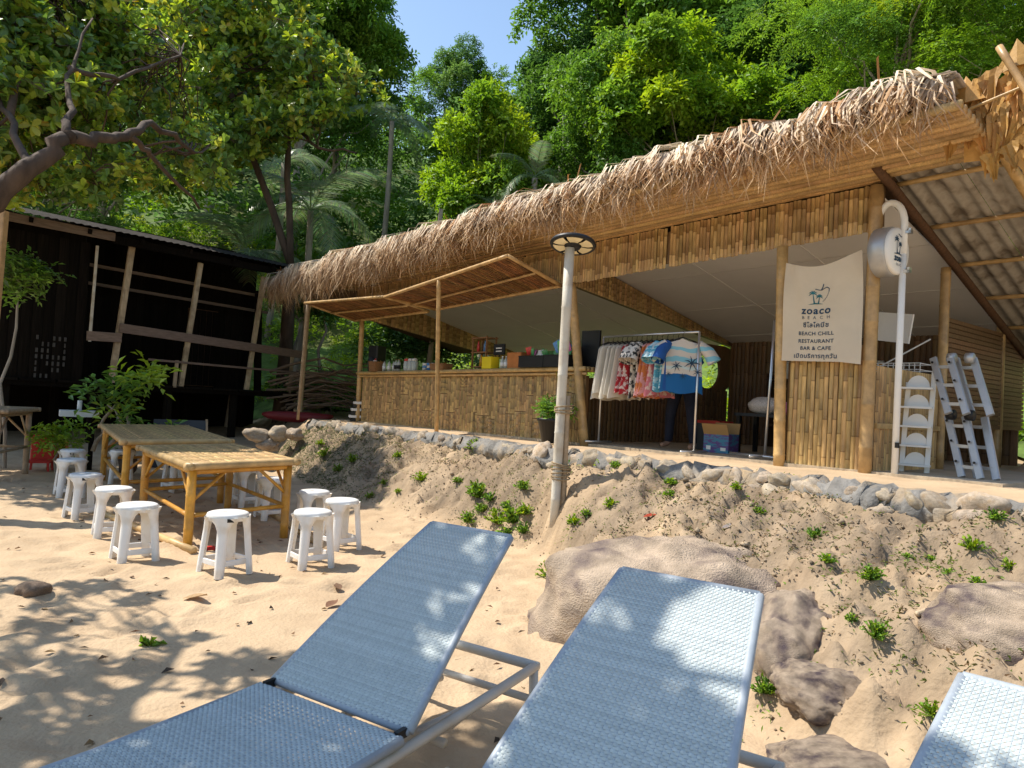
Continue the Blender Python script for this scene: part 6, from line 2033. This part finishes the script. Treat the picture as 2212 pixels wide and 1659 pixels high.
for i, (px, py, D, mt, lb, sz) in enumerate([(95, 945, 11.6, 'red', 'red plastic chair back among the clutter by the house', (.34, .05, .42)), (130, 955, 11.9, 'orange_pot', 'orange plastic crate beside the red chair back', (.22, .22, .30))]):
    p = atp(px, py, D); o = thing('plastic_chair' if i == 0 else 'plastic_crate', lb, 'chair' if i == 0 else 'crate', p, .4)
    mb = MB(); mb.bar((0, 0, .15), (0, 0, .15 + sz[2]), sz[0], sz[1], bev=.015); part(o, 'backrest' if i == 0 else 'side', mb, MAT[mt])
    mb = MB(); mb.box((0, -.18, .16), (sz[0], .36, .03)); part(o, 'seat' if i == 0 else 'bottom', mb, MAT[mt])
    for a in (-1, 1):
        for b in (-.34, -.02):
            mb = MB(); mb.bar((a * sz[0] * .45, b, -.03), (a * sz[0] * .42, b, .15), .03, .03); part(o, 'leg', mb, MAT[mt])
p = atp(655, 905, 17)
o = thing('red_kayak', 'dark red boat hull lying between house and bar', 'boat', p, rad(10)); mb = MB()
mb.tube([(-.95, 0, .16), (-.8, 0, .14), (-.4, 0, .12), (.1, 0, .12), (.55, 0, .14), (.7, 0, .18)], [.03, .09, .13, .13, .09, .03], 12); part(o, 'hull', mb, MAT['dark_red'], True)
o = thing('branch_pile', 'pile of grey dry branches heaped between the house and the bar', 'branches', atp(705, 880, 18.5), rad(-8))
R = np.random.default_rng(70)
for j in range(34):
    z = .1 + .03 * j; a = Vector((R.uniform(-1.6, -.6), R.uniform(-.5, .5), z)); b = Vector((R.uniform(.6, 1.8), R.uniform(-.5, .5), z + R.uniform(-.15, .3)))
    mb = MB(); limb(mb, a, b, R.uniform(.02, .045), .012, R, .06, 5, 5); part(o, 'branch', mb, MAT['twig'], True)
o = thing('tray_stack', 'stack of black and white trays left of the counter end', 'trays', atp(772, 905, 15.6), .3)
for j in range(7):
    mb = MB(); mb.box((R.uniform(-.03, .03), R.uniform(-.03, .03), .04 + j * .075), (.34 - .02 * j, .3, .055)); part(o, 'tray', mb, MAT['dark'] if j % 2 == 0 else MAT['plastic_blue'])
# leaning sticks by the left clutter
for i, (a, b, D, lb) in enumerate([((200, 975), (250, 875), 11.5, 'brown stick propped up in front of the dark space under the house'), ((222, 990), (268, 925), 11.0, 'pale crooked driftwood branch behind the left stools')]):
    mb = MB(); p, q = at(*a, D), at(*b, D + .3); limb(mb, p, q, .035, .02, np.random.default_rng(i), .08, 6, 6); solo('branch', mb, MAT['bamboo_grey'], lb, 'branch', True)
# tall post at the left edge
p = at(-16, 640, 9.0)
mb = MB(); mb.bar((0, 0, tz(p.x, p.y) - .2), (.05, 0, at(-5, 455, 9).z), .11, .10, bev=.01); solo('wooden_post', mb, MAT['bamboo_top'], 'tan wooden post standing at the left edge of the picture', 'post', False, (p.x, p.y, 0))

# shrubs
def shrub(name, label, loc, cents, rad_, nsp, ln, wd, pal, stems, cat='shrub', pot=None):
    R = np.random.default_rng(int(abs(loc[0] * 100)) + 5)
    o = thing(name, label, cat, loc)
    mb = MB()
    for a, b, r in stems: limb(mb, a, b, r, r * .5, R, .06, 6, 6)
    part(o, 'stem', mb, MAT['bark_pale'], True)
    V, T, C = spray_leaves(R, np.array(cents), np.full(len(cents), rad_), nsp, 6, ln, wd, pal, .8, 1.0, .3)
    part(o, 'foliage', mesh_np('foliage', V, T, C, MAT['leaf_gloss']), None)
    return o
p = atp(283, 905, 11.6); hz = .0
R = np.random.default_rng(90)
cc = [(-.35, 0, 1.30), (-.1, .1, 1.55), (.1, -.05, 1.5), (-.5, .1, 1.05), (.35, 0, .80), (.45, .1, .65), (-.3, 0, .80), (.05, .1, 1.2), (-.15, -.1, 1.25), (.22, 0, 1.62), (-.6, 0, 1.25)]
shrub('small_tree', 'small leafy tree with big glossy leaves in front of the house', p, cc, .17, 80, .19, .07, G_MID + G_LIGHT, [((0, 0, -.1), (-.08, 0, .95), .045), ((0, 0, -.1), (.12, 0, .7), .03), ((-.05, 0, .7), (-.4, 0, 1.1), .02), ((.1, 0, .6), (.4, .1, .75), .015)], 'tree')
o = thing('fern_pot', 'brown root clump with orange-green leaves at the foot of the small tree', 'plant', p + Vector((.1, -.25, 0)))
me = rock_mesh(660, 3, (.16, .15, .22), .4); me.materials.append(MAT['bark']); part(o, 'root_clump', me, None, loc=(0, 0, .18))
part(o, 'leaves', weed_mesh(661, 40, .22, .2, [(.35, .15, .03), (.12, .2, .04), (.3, .12, .03)]), None, loc=(0, 0, .35))
p = at(40, 600, 11.5); g = tz(p.x, p.y)
shrub('bush', 'pale glossy bush between the left post and the dark house wall', (p.x, p.y, g), [(R.normal() * .17, R.normal() * .2, p.z - g + R.normal() * .16) for _ in range(14)], .15, 230, .11, .05, G_MID + [(.12, .17, .06)], [((0, 0, 0), (0, 0, p.z - g), .03)])
p = atp(128, 905, 11.2)
shrub('bush', 'small bright shrub beside the grey sink shelf', p, [(R.normal() * .12, R.normal() * .1, .62 + R.normal() * .15) for _ in range(8)], .12, 110, .09, .04, G_LIGHT, [((0, 0, 0), (0, 0, .6), .02)])
for i, (px, py, D, lb, s) in enumerate([(706, 655, 21, 'small dark tree crown seen between the leaning props left of the counter', .5), (900, 745, 21, 'dark bush seen through the bar above the counter', 1.2), (640, 640, 21, 'dark leafy branch hanging under the left eave of the thatch', .45)]):
    p = at(px, py, D); g = tz(p.x, p.y)
    shrub('bush', lb, (p.x, p.y, g), [(R.normal() * .6 * s, R.normal() * .4, p.z - g + R.normal() * .4 * s) for _ in range(26)], int(1) * .42 * s, int(900 * s), .16, .07, G_DARK + G_MID[:1], [((0, 0, -.2), (0, 0, p.z - g), .06)])
p = atp(720, 835, 20.5)
shrub('bush', 'rounded green hedge-like bush between the house and the counter', p, [(R.normal() * .8, R.normal() * .5, .35 + abs(R.normal()) * .3) for _ in range(30)], .42, 1100, .12, .05, G_MID + G_LIGHT[:1], [((0, 0, -.2), (0, 0, .5), .04)])
